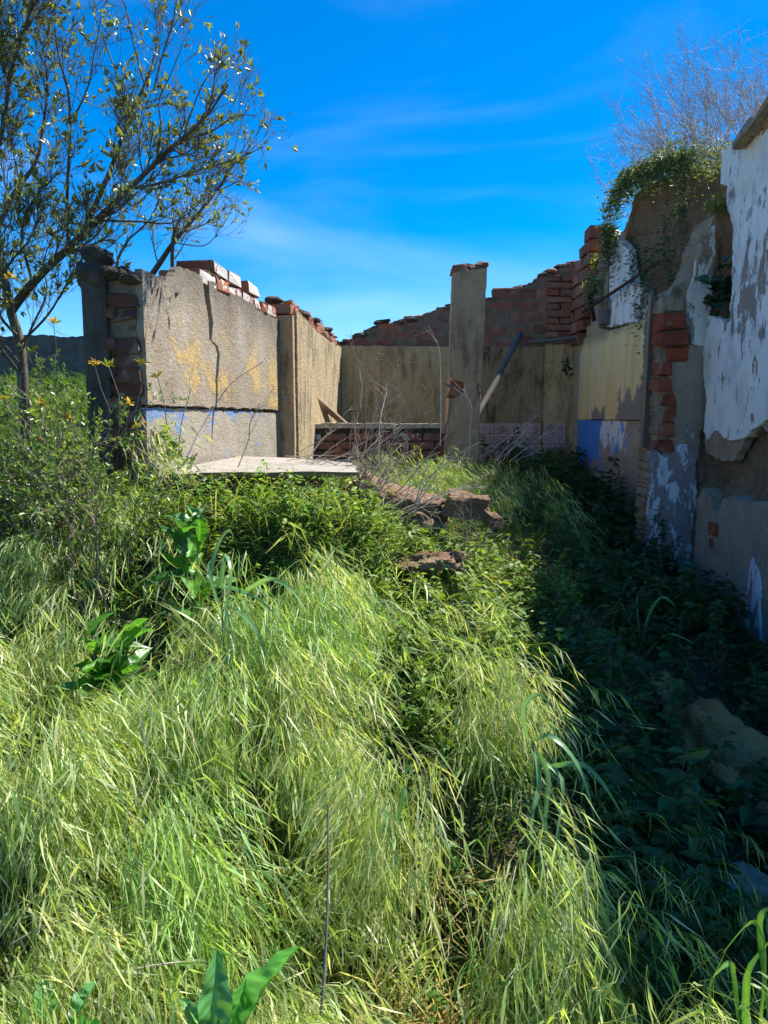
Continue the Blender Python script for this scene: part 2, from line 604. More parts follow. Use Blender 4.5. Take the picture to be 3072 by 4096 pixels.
M_GRASS = m_leaf('grass_blades', .42, .42, .35)
M_LEAF = m_leaf('soft_leaves', .36, .5, .35)
M_GLOSS = m_leaf('glossy_leaves', .36, .36, .55)
M_BARK = m_bark('olive_bark', (.07, .06, .045), (.17, .145, .11))
M_TWIG = m_bark('shrub_bark', (.14, .105, .08), (.30, .24, .19))
M_DRY = m_bark('dry_stalk', (.26, .21, .17), (.48, .41, .34))
M_DRYBLUE = m_bark('pale_dry_twig', (.30, .28, .28), (.55, .52, .50))

# ------------------------------------------------------------------ ground
CTRL = []
def cp(x, y, z): CTRL.append((x, y, z))
for x in (-8, -4, -2, 0, 2, 4, 8): cp(x, -3, 0); cp(x, 0, 0); cp(x, .8, 0)
for x in (-3, -1.5, 0, 1.5, 3): cp(x, 1.35, .06)
for x, z in ((-3, .4), (-1.8, .40), (-1.2, .38), (-.4, .38), (.3, .34), (.8, .18), (1.3, .0), (2, .0), (3, 0)): cp(x, 2.3, z)
for x, z in ((-4, .7), (-2.2, .68), (-1.5, .66), (-.6, .62), (.2, .58), (.9, .34), (1.5, .0), (2.3, -.02), (4, 0)): cp(x, 3.2, z)
for x, z in ((-1.15, 1.1), (-.8, 1.12), (-.5, 1.1), (-.25, 1.02)): cp(x, 3.66, z)
for x, z in ((-4, .95), (-2.2, .95), (-1.5, .95), (-.9, 1.0), (-.3, .92), (.3, .72), (1.0, .55), (1.7, .2), (2.4, .05), (4, 0)): cp(x, 4.0, z)
for x, z in ((-5, 1.25), (-2.5, 1.15), (-1.0, 1.05), (-.4, 1.0), (.3, .85), (1.0, .7), (1.7, .3), (2.4, .15), (4, .1)): cp(x, 5.0, z)
for x, z in ((-6, 1.5), (-3, 1.35), (-.9, 1.08), (0, .92), (1.0, .8), (1.8, .45), (2.4, .35), (4, .4)): cp(x, 6.0, z)
for x, z in ((-6, 1.65), (-3, 1.55), (-.6, 1.0), (.4, .95), (1.2, .9), (2.4, .65), (4, .7)): cp(x, 7.5, z)
for x, z in ((-7, 1.85), (-3, 1.75), (-.2, 1.05), (1, 1.03), (2.4, .9), (4, .9)): cp(x, 9.4, z)
for x, z in ((-9, 2.1), (-5, 2.1), (-2, 1.6), (2, 1.1), (6, 1)): cp(x, 12.5, z)
for x, z in ((-20, 2.0), (0, 1.5), (20, 1.2)): cp(x, 25, z); cp(x, 60, z)
CT = np.array(CTRL)


def zg(x, y):
    x = np.asarray(x, float); y = np.asarray(y, float)
    sh = x.shape
    x = x.ravel(); y = y.ravel()
    out = np.empty_like(x)
    for i in range(0, len(x), 20000):
        d2 = (x[i:i + 20000, None] - CT[None, :, 0]) ** 2 + (y[i:i + 20000, None] - CT[None, :, 1]) ** 2
        w = 1.0 / (d2 + .03) ** 2.2
        out[i:i + 20000] = (w * CT[None, :, 2]).sum(1) / w.sum(1)
    b = .035 * np.sin(x * 3.1 + 1.3 * np.sin(y * 2.3)) * np.cos(y * 3.7 + x) + .02 * np.sin(x * 7.3 + y * 5.1)
    return (out + b).reshape(sh)


def axis(lo, hi, step, far):
    a = list(np.arange(lo, hi + 1e-6, step))
    s, v = step, hi
    while v < far: s *= 1.35; v += s; a.append(v)
    s, v = step, lo
    while v > -far: s *= 1.35; v -= s; a.insert(0, v)
    return np.array(a)


gx = axis(-7, 6, .12, 600); gy = axis(-2, 13, .12, 600)
GX, GY = np.meshgrid(gx, gy)
GZ = zg(GX, GY)
gv = np.stack([GX, GY, GZ], -1).reshape(-1, 3)
ny, nx = GX.shape
idx = np.arange(nx * ny).reshape(ny, nx)
gf = np.stack([idx[:-1, :-1], idx[:-1, 1:], idx[1:, 1:], idx[1:, :-1]], -1).reshape(-1, 4)
me = bpy.data.meshes.new('ground')
me.from_pydata(gv.tolist(), [], gf.tolist())
me.polygons.foreach_set('use_smooth', np.ones(len(me.polygons), bool))
tag(obj('ground', me, M_SOIL), kind='structure')


def wall_thing(name, pl, label, cat='wall'):
    return empty(name, label, cat, tuple(pl.o), pl.th)


# ================================================================== left wall (two crack-split plaster halves)
W = wall_thing('ruined_wall', LWP, 'sunlit tan plaster wall with yellow and blue paint remains and a long vertical crack')
A = lambda x, y: LWP.at(*c2(x, y))
GZL = 1.668
pil_s = A(1030, 900)[0]
core = [(-.012, .7), (-.012, 2.34), (.2, 2.36), (.45, 2.33), (.6, 2.4), (.95, 2.42), (pil_s + .05, 2.42), (pil_s + .05, .7)]
panel('core', core, .03, .30, M_MORTAR, W, .08, .012)
crk = [A(x, y) for x, y in ((535, 195), (548, 330), (570, 480), (564, 600), (605, 640), (617, 690), (603, 860), (606, 950), (600, 1045))]
crl = [A(x, y) for x, y in ((600, 1045), (590, 1200), (582, 1350))]
wid = [.085, .08, .07, .05, .06, .045, .045, .04, .035]
lt = [(0, GZL + .008), (0, A(110, 130)[1]), A(150, 150), A(200, 178), A(300, 178), A(335, 110), A(350, 110), A(430, 140), A(500, 175)]
pl = lt + [(c[0] - w, c[1] if i else c[1] - .01) for i, (c, w) in enumerate(zip(crk, wid))]
pl[-1] = (pl[-1][0], GZL + .008)
panel('plaster_panel', pl, -.012, .03, M_LEFT, W, .06, .007, 3)
rt = [(c[0] + w * .4, c[1]) for c, w in zip(crk, wid)][::-1]
rt[0] = (rt[0][0], GZL + .006)
pr = rt + [A(590, 212), A(680, 272), A(790, 330), A(870, 372), (pil_s, 2.47), (pil_s, GZL + .006)]
panel('plaster_panel', pr, -.006, .03, M_LEFT, W, .06, .007, 4)
ll = [(0.01, .6), (0.01, GZL - .012), (crl[0][0] - .035, GZL - .012), (crl[1][0] - .025, crl[1][1]), (crl[2][0] - .012, crl[2][1]), (crl[2][0] - .008, .6)]
panel('lower_panel', ll, .006, .03, M_LEFT, W, .07, .005, 5)
lr = [(crl[2][0] + .004, .6), (crl[2][0] + .004, crl[2][1]), (crl[1][0] + .006, crl[1][1]), (crl[0][0] + .006, GZL - .014), (pil_s, GZL - .014), (pil_s, .6)]
panel('lower_panel', lr, .010, .03, M_LEFT, W, .07, .005, 6)
# pilaster where the wall steps forward
pz = A(1070, 420)[1]
panel('pilaster', [(pil_s, .7), (pil_s, 2.52), (pil_s + .13, 2.53), (pil_s + .13, .7)], -.125, .3, M_PILLAR, W, .1, .005, 8)
put_brick((pil_s + .07, .06, 2.575), (.17, .34, .085), [M_BRICK], W, (0, .03, .05))
# whitewashed courses along the top
def course(x0, y0, x1, y1, lift, skip=()):
    a = A(x0, y0); b = A(x1, y1)
    s = a[0]; k = 0
    while s < b[0] - .12:
        ln = random.choice([.27, .27, .16])
        if k not in skip:
            put_brick((s + ln / 2, .135 + random.uniform(-.012, .012), 2.425 + .05 + lift + random.uniform(-.006, .006)), (ln, .27, .092),
                      [M_BRICK, M_WASHED], W, (random.uniform(-.02, .02), random.uniform(-.03, .03), random.uniform(-.03, .03)), .006, (0, -1, 0))
        s += ln + .012; k += 1
course(500, 160, 1020, 420, .04)
course(600, 180, 980, 330, .142, (2, 4))
for i in range(46):
    s = random.uniform(.15, pil_s + .05)
    zt = 2.335 if s < .62 else (2.42 if s < 1.0 else 2.565)
    if .55 < s < .75: zt = 2.40
    r = random.uniform(.025, .06)
    l = lump('mortar_lump', (r * 1.5, r * 1.4, r * .6), i + 1, random.choice([M_DARKMORTAR, M_DARKMORTAR, M_BRICKD]), W, 2, .4)
    l.location = (s, random.uniform(.05, .26), zt - r * .1)
# shattered wall end: render on the back half, exposed bricks on the front half
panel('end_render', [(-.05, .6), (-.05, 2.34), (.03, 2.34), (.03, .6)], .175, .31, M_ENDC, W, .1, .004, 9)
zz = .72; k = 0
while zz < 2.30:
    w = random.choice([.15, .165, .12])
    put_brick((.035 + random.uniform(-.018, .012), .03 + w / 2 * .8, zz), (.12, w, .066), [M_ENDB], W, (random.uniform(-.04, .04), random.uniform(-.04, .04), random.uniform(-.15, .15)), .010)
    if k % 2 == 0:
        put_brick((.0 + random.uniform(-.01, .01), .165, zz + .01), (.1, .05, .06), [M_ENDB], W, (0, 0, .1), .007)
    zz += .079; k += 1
for (x, y, z, sx, sy, sz) in ((-.0, .26, 2.36, .085, .09, .075), (.01, .245, 2.455, .075, .085, .06), (.02, .16, 2.36, .08, .08, .035), (.1, .18, 2.38, .09, .1, .035), (.0, .06, 2.33, .07, .06, .03)):
    l = lump('mortar_lump', (sx, sy, sz), int(x * 100 + z * 50), M_DARKMORTAR, W, 3, .4)
    l.location = (x, y, z)

# ================================================================== rear stretch of the left wall
W = wall_thing('ruined_wall', L2P, 'narrow streaked ochre plaster wall in the sunlit rear corner, rubble along its top')
B2 = lambda x, y: L2P.at(*c2(x, y))
e2 = L2P.len
M_OCHRE = m_render('ochre_render', (.38, .295, .165), (.49, .405, .26), (.11, .08, .045), .85, .9, 45)
panel('core', [(.03, .8), (.0, 2.45), (e2, 2.45), (e2, .8)], .02, .3, M_DARKMORTAR, W, .1, .02, 1)
js = B2(1265, 600)[0]
panel('plaster_panel', [(.035, .8), (.035, 2.56), (.3, 2.55), (js - .008, 2.51), (js - .008, .8)], -.012, .02, M_OCHRE, W, .06, .008, 2)
panel('plaster_panel', [(js + .008, .8), (js + .008, 2.51), (2.0, 2.5), (e2 - .02, 2.53), (e2 - .02, .8)], -.006, .02, M_OCHRE, W, .07, .008, 3)
for i in range(15):
    s = .1 + i * .19 + random.uniform(-.03, .03)
    if s > e2 - .1: break
    put_brick((s, .12, 2.54 + random.uniform(0, .02)), (.17, .24, .075), [M_BRICKD], W, (random.uniform(-.1, .1), random.uniform(-.12, .12), random.uniform(-.2, .2)), .008)
    if i % 4 != 2:
        put_brick((s + .05, .14, 2.62 + random.uniform(0, .02)), (.16, .2, .07), [M_BRICKD if i % 3 else M_BRICK], W, (random.uniform(-.15, .15), random.uniform(-.15, .15), random.uniform(-.4, .4)), .009)
for i in range(22):
    r = random.uniform(.03, .065)
    l = lump('mortar_lump', (r * 1.5, r * 1.3, r * .7), i + 60, M_DARKMORTAR, W, 2, .45)
    l.location = (random.uniform(.0, e2 - .1), random.uniform(.02, .25), 2.58 + random.uniform(0, .09))

# ================================================================== back wall
W = wall_thing('ruined_wall', BWP, 'shaded back wall of dark red brick stepping up to the right above stained plaster')
Cb = lambda x, y: BWP.at(*c3(x, y))
Db = lambda x, y: BWP.at(*c4(x, y))
ZB = 2.545
bl_ = BWP.len
outline = [Cb(280, 590), Cb(340, 580), Cb(410, 530), Cb(500, 485), Cb(600, 462), Cb(740, 432), Cb(805, 402), Cb(900, 377), Cb(1005, 340), Cb(1240, 290), Cb(1385, 290), Cb(1420, 222), Cb(1500, 212), Cb(1580, 172), Db(740, 310), Db(830, 268), Db(935, 240), (bl_ + .1, Db(935, 235)[1])]
oxs = [o[0] for o in outline]; ozs = [o[1] for o in outline]
def ztop(s): return float(np.interp(s, oxs, ozs))
core = [(-.3, .7)] + [(-.3, 2.55)] + [(s, max(2.5, ztop(s) - .055)) for s in np.linspace(0, bl_ + .25, 24)] + [(bl_ + .25, .7)]
panel('core', core, .013, .32, M_MORTAR, W, .06, .02, 2)
# brick courses
split = 1.62
z = ZB
row = 0
while z < 3.2:
    s = random.uniform(-.25, -.05)
    while s < split:
        ln = .285 if random.random() < .75 else .14
        zt = min(ztop(max(0, s)), ztop(max(0, s + ln)))
        if s + ln > 0 and z + .05 < zt + .02:
            a0 = max(s, 0.005)
            put_brick(((a0 + s + ln) / 2, .11, z + .048), (s + ln - a0, .2, .09), [M_BRICKD], W, (random.uniform(-.02, .02), random.uniform(-.012, .012), random.uniform(-.02, .02)), .004)
        s += ln + .013
    z += .102; row += 1
pier0 = Db(712, 600)[0]; pier1 = Db(915, 600)[0]
z = ZB
while z < 3.6:
    s = split + random.uniform(0, .1)
    while s < pier0 - .04:
        ln = min(random.choice([.31, .31, .24]), pier0 - s - .005)
        zt = min(ztop(s), ztop(s + ln))
        if z + .08 < zt + .03:
            put_brick((s + ln / 2, .11, z + .072), (ln, .2, .138), [M_BRICKD], W, (random.uniform(-.01, .01), random.uniform(-.008, .008), random.uniform(-.015, .015)), .004)
        s += ln + .013
    z += .151
z = ZB + .05
k = 0
while z < 3.7:
    s = pier0
    cells = [.16, .17] if k % 2 else [.32]
    for ln in cells:
        if z + .05 < ztop(s) - .02:
            put_brick((s + ln / 2, .06, z), (ln, .24, .078), [M_BRICK if random.random() < .5 else M_BRICKD], W, (random.uniform(-.02, .02), random.uniform(-.015, .015), random.uniform(-.04, .04)), .006)
        s += ln + .012
    z += .09; k += 1
# crumbled top edge
for i in range(120):
    s = random.uniform(0.02, bl_)
    r = random.uniform(.025, .07)
    l = lump('mortar_lump', (r * 1.6, r * 1.4, r * .65), i + 120, random.choice([M_DARKMORTAR, M_DARKMORTAR, M_BRICKD]), W, 2, .4)
    l.location = (s, random.uniform(.05, .28), ztop(s) - .06)
put_brick((Cb(545, 470)[0], .08, Cb(545, 470)[1]), (.2, .2, .035), [M_DARKMORTAR], W, (0, -.12, .1), .006, None, 'tile_shard')
# plaster below
pan_z0 = 1.50
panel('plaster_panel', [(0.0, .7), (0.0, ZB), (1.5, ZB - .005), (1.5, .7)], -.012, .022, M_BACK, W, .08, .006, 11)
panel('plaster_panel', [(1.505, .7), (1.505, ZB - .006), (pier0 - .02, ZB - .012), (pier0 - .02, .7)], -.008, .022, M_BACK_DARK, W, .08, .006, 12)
panel('pier_plaster', [(pier0 - .01, .7), (pier0 - .01, ZB + .01), (pier1 + .03, ZB + .02), (pier1 + .03, .7)], -.075, .022, M_BACK, W, .08, .006, 13)
# tiled skirting
tm = from_bm('tile', chip_box(.132, .012, .132, 1, .003, .0006))
tm.materials.append(M_TILE)
def tile(s, z, y):
    o = bpy.data.objects.new('tile', tm); COL.objects.link(o); o.parent = W
    o.location = (s, y, z); o.rotation_euler = (random.uniform(-.008, .008), random.choice([0, math.pi / 2, math.pi, -math.pi / 2]), random.uniform(-.01, .01))
t0 = Db(675, 1460); t1 = Db(825, 1460)
tp = .138
for r in range(4):
    for c in range(2):
        tile(pier0 + .075 + c * tp, t0[1] - .07 - r * tp, -.083)
for r in range(4):
    for c in range(19):
        s = pier0 - .095 - c * tp
        if s < .06: break
        if r == 0 and 5 < c < 9 or (r == 1 and c == 8): continue
        tile(s, t0[1] - .07 - r * tp + (0 if c < 7 else -.03), -.016)

# ================================================================== low wall across the room
LOWP = Plane((-.86, 7.55), (.62, 7.5))
W = wall_thing('low_wall', LOWP, 'low dark brick wall with a sunlit capping, between left wall and pillar')
panel('core', [(0, .7), (0, 1.50), (1.45, 1.50), (1.45, .7)], .03, .24, M_DARKMORTAR, W, .1, .01, 1)
panel('capping', [(-.02, 1.495), (-.02, 1.545), (1.47, 1.54), (1.47, 1.495)], -.02, .27, M_GREYP, W, .09, .008, 2)
z = 1.03
k = 0
while z < 1.47:
    s = -.05 - .13 * (k % 2)
    while s < 1.42:
        ln = .25
        a0 = max(0.0, s)
        if s + ln - a0 > .06:
            put_brick(((a0 + s + ln) / 2, .05, z), (s + ln - a0, .1, .078), [M_BRICKD, M_WASHED if random.random() < .22 else M_BRICKD], W, (random.uniform(-.02, .02), random.uniform(-.015, .015), random.uniform(-.03, .03)), .006, (0, -1, 0))
        s += ln + .014
    z += .093; k += 1

# ================================================================== free-standing pillar
PILP = Plane((0, 7.35), (2, 7.35))
W = wall_thing('brick_pillar', PILP, 'tall leaning square pillar of stained render with a broken brick patch halfway up')
Fp = lambda x, y: PILP.at(*c3(x, y))
bite = [Fp(1000, 862), Fp(1030, 860), Fp(1085, 878), Fp(1090, 935), Fp(1070, 960), Fp(1020, 985), Fp(990, 1010)]
shaft = [(Fp(950, 1400)[0], .8), Fp(958, 1280)] + bite[::-1] + [Fp(990, 800), Fp(1015, 150), Fp(1243, 120), Fp(1232, 320), Fp(1205, 870), Fp(1170, 905), Fp(1178, 960), Fp(1198, 1020), Fp(1190, 1150), (Fp(1165, 1450)[0], .8)]
panel('shaft', shaft, 0, .035, M_PILLAR, W, .06, .004, 3)
ink = [(Fp(962, 1400)[0], .8), Fp(990, 1010), Fp(1002, 880), Fp(1008, 700), Fp(1026, 140), Fp(1235, 120), Fp(1200, 880), Fp(1186, 1000), (Fp(1158, 1450)[0], .8)]
panel('core', ink, .03, .36, M_PILLAR, W, .08, .004, 4)
for (x, y, w) in ((1042, 892, .085), (1040, 930, .08), (1022, 968, .07)):
    c = Fp(x, y); put_brick((c[0], .045, c[1]), (w + .06, .06, .055), [M_PIERBRICK], W, (0, .03, .05), .006)
for (x, y) in ((1186, 930), (1190, 975)):
    c = Fp(x, y); put_brick((c[0] - .02, .06, c[1]), (.07, .08, .06), [M_BRICK], W, (0, .03, .05), .006)
for (x, y, w, d, h, rx, ry) in ((1070, 122, .17, .3, .04, .02, .02), (1195, 122, .16, .3, .04, -.02, -.02), (1062, 95, .13, .28, .045, .05, -.1), (1150, 98, .15, .24, .04, .05, .14), (1205, 88, .12, .3, .045, -.03, -.05)):
    c = Fp(x, y); put_brick((c[0], .17, c[1]), (w, d, h), [M_BRICK if x > 1100 else M_BRICKD], W, (rx, ry, random.uniform(-.15, .15)), .007)
l = lump('splinter', (.05, .03, .014), 77, M_WOODB, W, 2, .4); c = Fp(975, 895); l.location = (c[0], .02, c[1]); l.rotation_euler = (0, .4, 0)

# ================================================================== right wall
W = wall_thing('ruined_wall', RWP, 'tall shaded right wall with yellow and white peeling paint over an earth core')
Er = lambda x, y: RWP.at(*c4(x, y))
Fr = lambda x, y: RWP.at(*c5(x, y))
Gr = lambda x, y: RWP.at(*c6(x, y))
topx = [-.3, 0, .3, .55, .75, .95, 1.1, 1.35, 1.6, 2.0, 2.6, 3.2, 3.6, 3.85, 3.95, 4.3, 4.6, 5.2, 6.15, 6.6, 6.72]
topz = [3.5, 3.5, 3.62, 3.75, 3.5, 3.1, 3.2, 3.72, 3.9, 3.95, 3.85, 3.72, 3.6, 3.45, 3.5, 3.52, 3.55, 3.75, 4.28, 4.32, 4.25]
S0, S1 = -.3, 6.72
NSs, NZ = 230, 120
sv_ = np.linspace(S0, S1, NSs)
vv = []
for s in sv_:
    zt = float(np.interp(s, topx, topz)) + .04 * mnoise.noise((s * 6, 2, 0)) + .02 * mnoise.noise((s * 19, 5, 0))
    for k in range(NZ):
        z = -.4 + (zt + .4) * k / (NZ - 1)
        y = .06 + .05 * mnoise.fractal((s * 2.2, z * 2.2, 3), .8, 2.2, 6) + .028 * mnoise.noise((s * 13, z * 13, 1)) + .018 * mnoise.noise((s * 28, z * 28, 1))
        # eroded hollow beside the pier, and the earth face set back above the yellow panels
        if 3.8 < s < 4.4 and z > 2.2: y += .30 * min(1, (z - 2.2) / .25) * min(1, (s - 3.8) / .1) * max(0, min(1, (4.25 - s) / .06))
        if 1.3 < s < 3.7 and z > 2.6: y += .05
        if 3.7 < s < 6.3 and z < 1.1: y -= .09 * min(1, (1.1 - z) / .1)
        vv.append((s, y, z))
ii = np.arange(NSs * NZ).reshape(NSs, NZ)
ff = np.stack([ii[:-1, :-1], ii[1:, :-1], ii[1:, 1:], ii[:-1, 1:]], -1).reshape(-1, 4).tolist()
nb = len(vv)
for i in range(NSs):
    s, y, z = vv[ii[i, NZ - 1]]
    vv.append((s, .55, z - .03)); vv.append((s, .55, -.4))
for i in range(NSs - 1):
    ff.append((int(ii[i, NZ - 1]), int(ii[i + 1, NZ - 1]), nb + 2 * (i + 1), nb + 2 * i))
    ff.append((nb + 2 * i, nb + 2 * (i + 1), nb + 2 * (i + 1) + 1, nb + 2 * i + 1))
for i in (0, NSs - 1):
    ff.append([int(q) for q in ii[i, :]] + [nb + 2 * i, nb + 2 * i + 1])
me = bpy.data.meshes.new('core'); me.from_pydata(vv, [], ff)
bm = bmesh.new(); bm.from_mesh(me); bmesh.ops.recalc_face_normals(bm, faces=bm.faces[:]); bm.to_mesh(me); bm.free()
obj('earth_core', me, M_EARTH, W)
# bricks climbing at the far corner
z = 2.60; k = 0
while z < 3.85:
    s = 0.0 if k % 2 else -.15
    lim = float(np.interp(z, [2.6, 3.0, 3.3, 3.6, 3.85], [.55, .62, .72, .80, .78]))
    lo = float(np.interp(z, [3.3, 3.5, 3.85], [-.1, .15, .5]))
    while s < lim:
        ln = min(.31, lim - s)
        if ln > .07 and s >= lo - .1:
            put_brick((s + ln / 2, -.005, z), (ln, .16, .135), [M_BRICK if random.random() < .6 else M_BRICKD], W, (random.uniform(-.03, .03), random.uniform(-.02, .02), random.uniform(-.04, .04)), .007)
        s += ln + .014
    z += .15; k += 1
for i in range(10):
    r = random.uniform(.03, .06)
    l = lump('mortar_lump', (r, r, r * .7), i + 300, M_DARKMORTAR, W, 2, .4)
    s = random.uniform(.1, .75); l.location = (s, .05, float(np.interp(s, [0, .5, .65, .8], [3.45, 3.72, 3.85, 3.8])))
ybot = .3
panel('grey_panel', [(0.03, ybot), (.03, 2.56), (.33, 2.57), (.34, ybot)], -.02, .05, M_GREYP, W, .09, .008, 21)
panel('yellow_strip', [(.352, ybot), (.352, 2.58), (.70, 2.60), (.70, ybot)], -.028, .05, M_YELLOW, W, .1, .006, 22)
panel('yellow_panel', [(.71, 1.585), (.71, 2.70), (1.16, 2.71), (1.18, 2.63), (1.53, 2.56), (1.53, 1.585)], -.06, .05, M_YELLOW, W, .1, .005, 23)
panel('yellow_panel', [(1.54, 1.583), (1.54, 2.55), (2.0, 2.54), (2.76, 2.53), (2.9, 2.5), (3.4, 2.5), (3.4, 1.583)], -.075, .05, M_YELLOW, W, .1, .005, 24)
panel('lower_panel', [(.71, ybot), (.71, 1.575), (3.45, 1.572), (3.45, ybot)], -.045, .05, M_YELLOW, W, .1, .005, 25)
panel('weathered_strip', [(.66, 2.63), (.7, 3.1), (.86, 3.45), (.98, 3.5), (1.10, 3.62), (1.24, 3.55), (1.32, 3.3), (1.34, 2.66), (1.0, 2.72)], -.005, .06, M_WEATHER, W, .05, .02, 26)
panel('weathered_strip', [(1.08, 2.7), (1.12, 3.55), (1.2, 3.7), (1.30, 3.6), (1.36, 3.2), (1.38, 2.72)], -.03, .02, M_WEATHER, W, .05, .015, 27)
panel('white_panel', [(1.36, 2.62), (1.37, 3.3), (1.36, 3.68), (1.5, 3.62), (1.62, 3.5), (1.80, 3.42), (1.95, 3.33), (2.0, 3.15), (2.14, 2.95), (2.18, 2.7), (2.25, 2.56)], -.02, .06, M_WHITE, W, .05, .012, 28)
panel('white_panel', [(2.20, 2.56), (2.17, 2.85), (2.32, 2.92), (2.44, 2.86), (2.52, 2.72), (2.56, 2.54)], -.015, .06, M_WHITE2, W, .04, .012, 29)
# big white sheet by the camera
big = [Gr(1060, 1250), Gr(1085, 990), Gr(1060, 800), Gr(1062, 560), Gr(1100, 330), (4.2, 2.3), (4.2, 2.70), (4.16, 3.0), (4.06, 3.14), (4.04, 3.32), (3.93, 3.36), (3.92, 3.6), (4.15, 3.6), (4.5, 3.53), (4.8, 3.58), (5.2, 3.76), (5.9, 4.12), (6.3, 4.25), (6.68, 4.2), (6.66, 1.9), (5.6, 1.75), (5.1, 1.62), (4.76, 1.58), Gr(1380, 1310), Gr(1280, 1330), Gr(1210, 1290), Gr(1150, 1240), Gr(1090, 1330)]
panel('white_panel', big, -.03, .05, M_WHITE, W, .05, .012, 31)
panel('mortar_patch', [Gr(1060, 1280), Gr(1060, 1420), Gr(1200, 1500), Gr(1290, 1490), Gr(1370, 1340), Gr(1500, 1230), (5.3, 1.45), (6.4, 1.6), (6.4, 2.0), (4.5, 2.0), (3.9, 1.9)], -.012, .05, M_CEMENT, W, .05, .012, 32)
panel('concrete_base', [(4.0, -.3), (4.02, .95), (4.1, 1.06), (4.22, 1.02), (4.30, .90), (4.36, .88), (4.42, 1.0), (4.55, 1.05), (4.75, 1.02), (5.3, 1.1), (6.6, 1.2), (6.65, -.3)], -.11, .02, M_ROUGHCON, W, .05, .014, 33)
panel('white_remnant', [(4.86, -.2), (4.88, .62), (4.93, .7), (5.02, .5), (5.1, -.2)], -.125, -.1, M_WHITEB, W, .05, .012, 34)
put_brick((4.34, -.09, .78), (.1, .1, .10), [M_PIERBRICK], W)
put_brick((4.30, -.085, .66), (.07, .08, .06), [M_PIERBRICK], W)
# overhanging roof slab and broken tiles at the top right
for i, (s, z, w, ry) in enumerate(((4.38, 3.555, .22, -.35), (4.58, 3.60, .28, -.35), (4.9, 3.70, .36, -.3), (5.3, 3.86, .4, -.4))):
    b = put_brick((s, .02, z), (w, .3, .055), [M_WEATHER], W, (.06, ry, .08 * i), .012)
l = lump('mortar_lump', (.3, .2, .08), 411, M_WEATHER, W, 3, .4); l.location = (4.6, .12, 3.55); l.rotation_euler = (0, -.3, 0)
# bond timber end and little shelf
put_brick((Er(1185, 680)[0], -.07, Er(1185, 680)[1]), (.12, .12, .17), [M_WOODG], W, (0, 0, 0), .004, None, 'timber_end')

# ================================================================== brick pier in front of the right wall
W = wall_thing('brick_pier', PFP, 'broken pier with crumbling bricks, grey cement and whitewashed foot beside the yellow panels')
Hp = lambda x, y: PFP.at(*c6(x, y))
H5 = lambda x, y: PFP.at(*c5(x, y))
core = [(2.22, -.1), (2.22, 2.40), (2.24, 2.5), (2.30, 2.62), (2.42, 2.7), (2.50, 2.85), (2.55, 3.05), (2.62, 3.20), (2.75, 3.2), (2.75, -.1)]
panel('core', core, .04, .42, M_WEATHER, W, .05, .015, 41)
cem = [Hp(880, 560), Hp(885, 690), Hp(745, 700), Hp(752, 840), Hp(790, 945), Hp(815, 1050), Hp(800, 1180), Hp(765, 1290), Hp(760, 1340), Hp(700, 1420), Hp(700, 1500), Hp(990, 1480), Hp(1010, 1250), (2.62, 1.6), (2.62, 2.3), Hp(1030, 560), Hp(960, 570)]
panel('cement_coat', cem, 0, .05, M_CEMENT, W, .035, .008, 42)
ft = [(2.175, -.1), Hp(590, 1880), Hp(604, 1420), Hp(640, 1405), Hp(670, 1430), Hp(720, 1470), Hp(760, 1430), Hp(830, 1360), Hp(900, 1360), Hp(965, 1440), Hp(960, 1700), (2.6, .8), (2.62, -.1)]
panel('whitewashed_foot', ft, -.025, .05, M_WHITEB, W, .04, .008, 43)
up = [H5(965, 1920), H5(1000, 1800), H5(1045, 1640), H5(1100, 1470), H5(1200, 1290), H5(1206, 1590), H5(1182, 1700), H5(1170, 2000), H5(1120, 2149), H5(1000, 2149), H5(980, 2000)]
panel('white_panel', up, -.01, .05, M_WHITE2, W, .035, .008, 44)
pt = [Hp(925, 345), Hp(985, 320), Hp(1060, 355), Hp(1075, 400), Hp(1055, 470), Hp(1060, 540), Hp(1010, 575), Hp(930, 555), Hp(918, 470)]
panel('limewash_flake', pt, -.012, .03, M_WHITE2, W, .03, .008, 45)
panel('limewash_flake', [Hp(900, 1185), Hp(940, 1180), Hp(940, 1260), Hp(955, 1275), Hp(950, 1310), Hp(905, 1310), Hp(888, 1260)], -.008, .02, M_WHITEB, W, .02, .004, 46)
panel('limewash_flake', [Hp(890, 300), Hp(922, 310), Hp(924, 410), Hp(888, 420)], -.008, .03, M_WHITEB, W, .02, .004, 47)
for (x0, x1, y0, y1, pr_) in ((690, 865, 305, 430, .05), (680, 890, 458, 575, .06), (750, 882, 585, 690, .02), (680, 745, 705, 805, .05), (655, 750, 832, 935, .07), (722, 800, 965, 1065, .02), (725, 800, 1090, 1185, .02), (690, 772, 1200, 1300, .04), (655, 770, 1325, 1415, .04)):
    a = Hp(x0, y1); b = Hp(x1, y0)
    put_brick(((a[0] + b[0]) / 2, .10 - pr_, (a[1] + b[1]) / 2), (b[0] - a[0] + .02, .2, b[1] - a[1]), [M_PIERBRICK], W, (random.uniform(-.05, .05), random.uniform(-.05, .05), random.uniform(-.08, .08)), .011)
put_brick((2.29, .12, 2.49), (.17, .22, .10), [M_WEATHER], W, (0, .05, .1), .012, None, 'mortar_block')
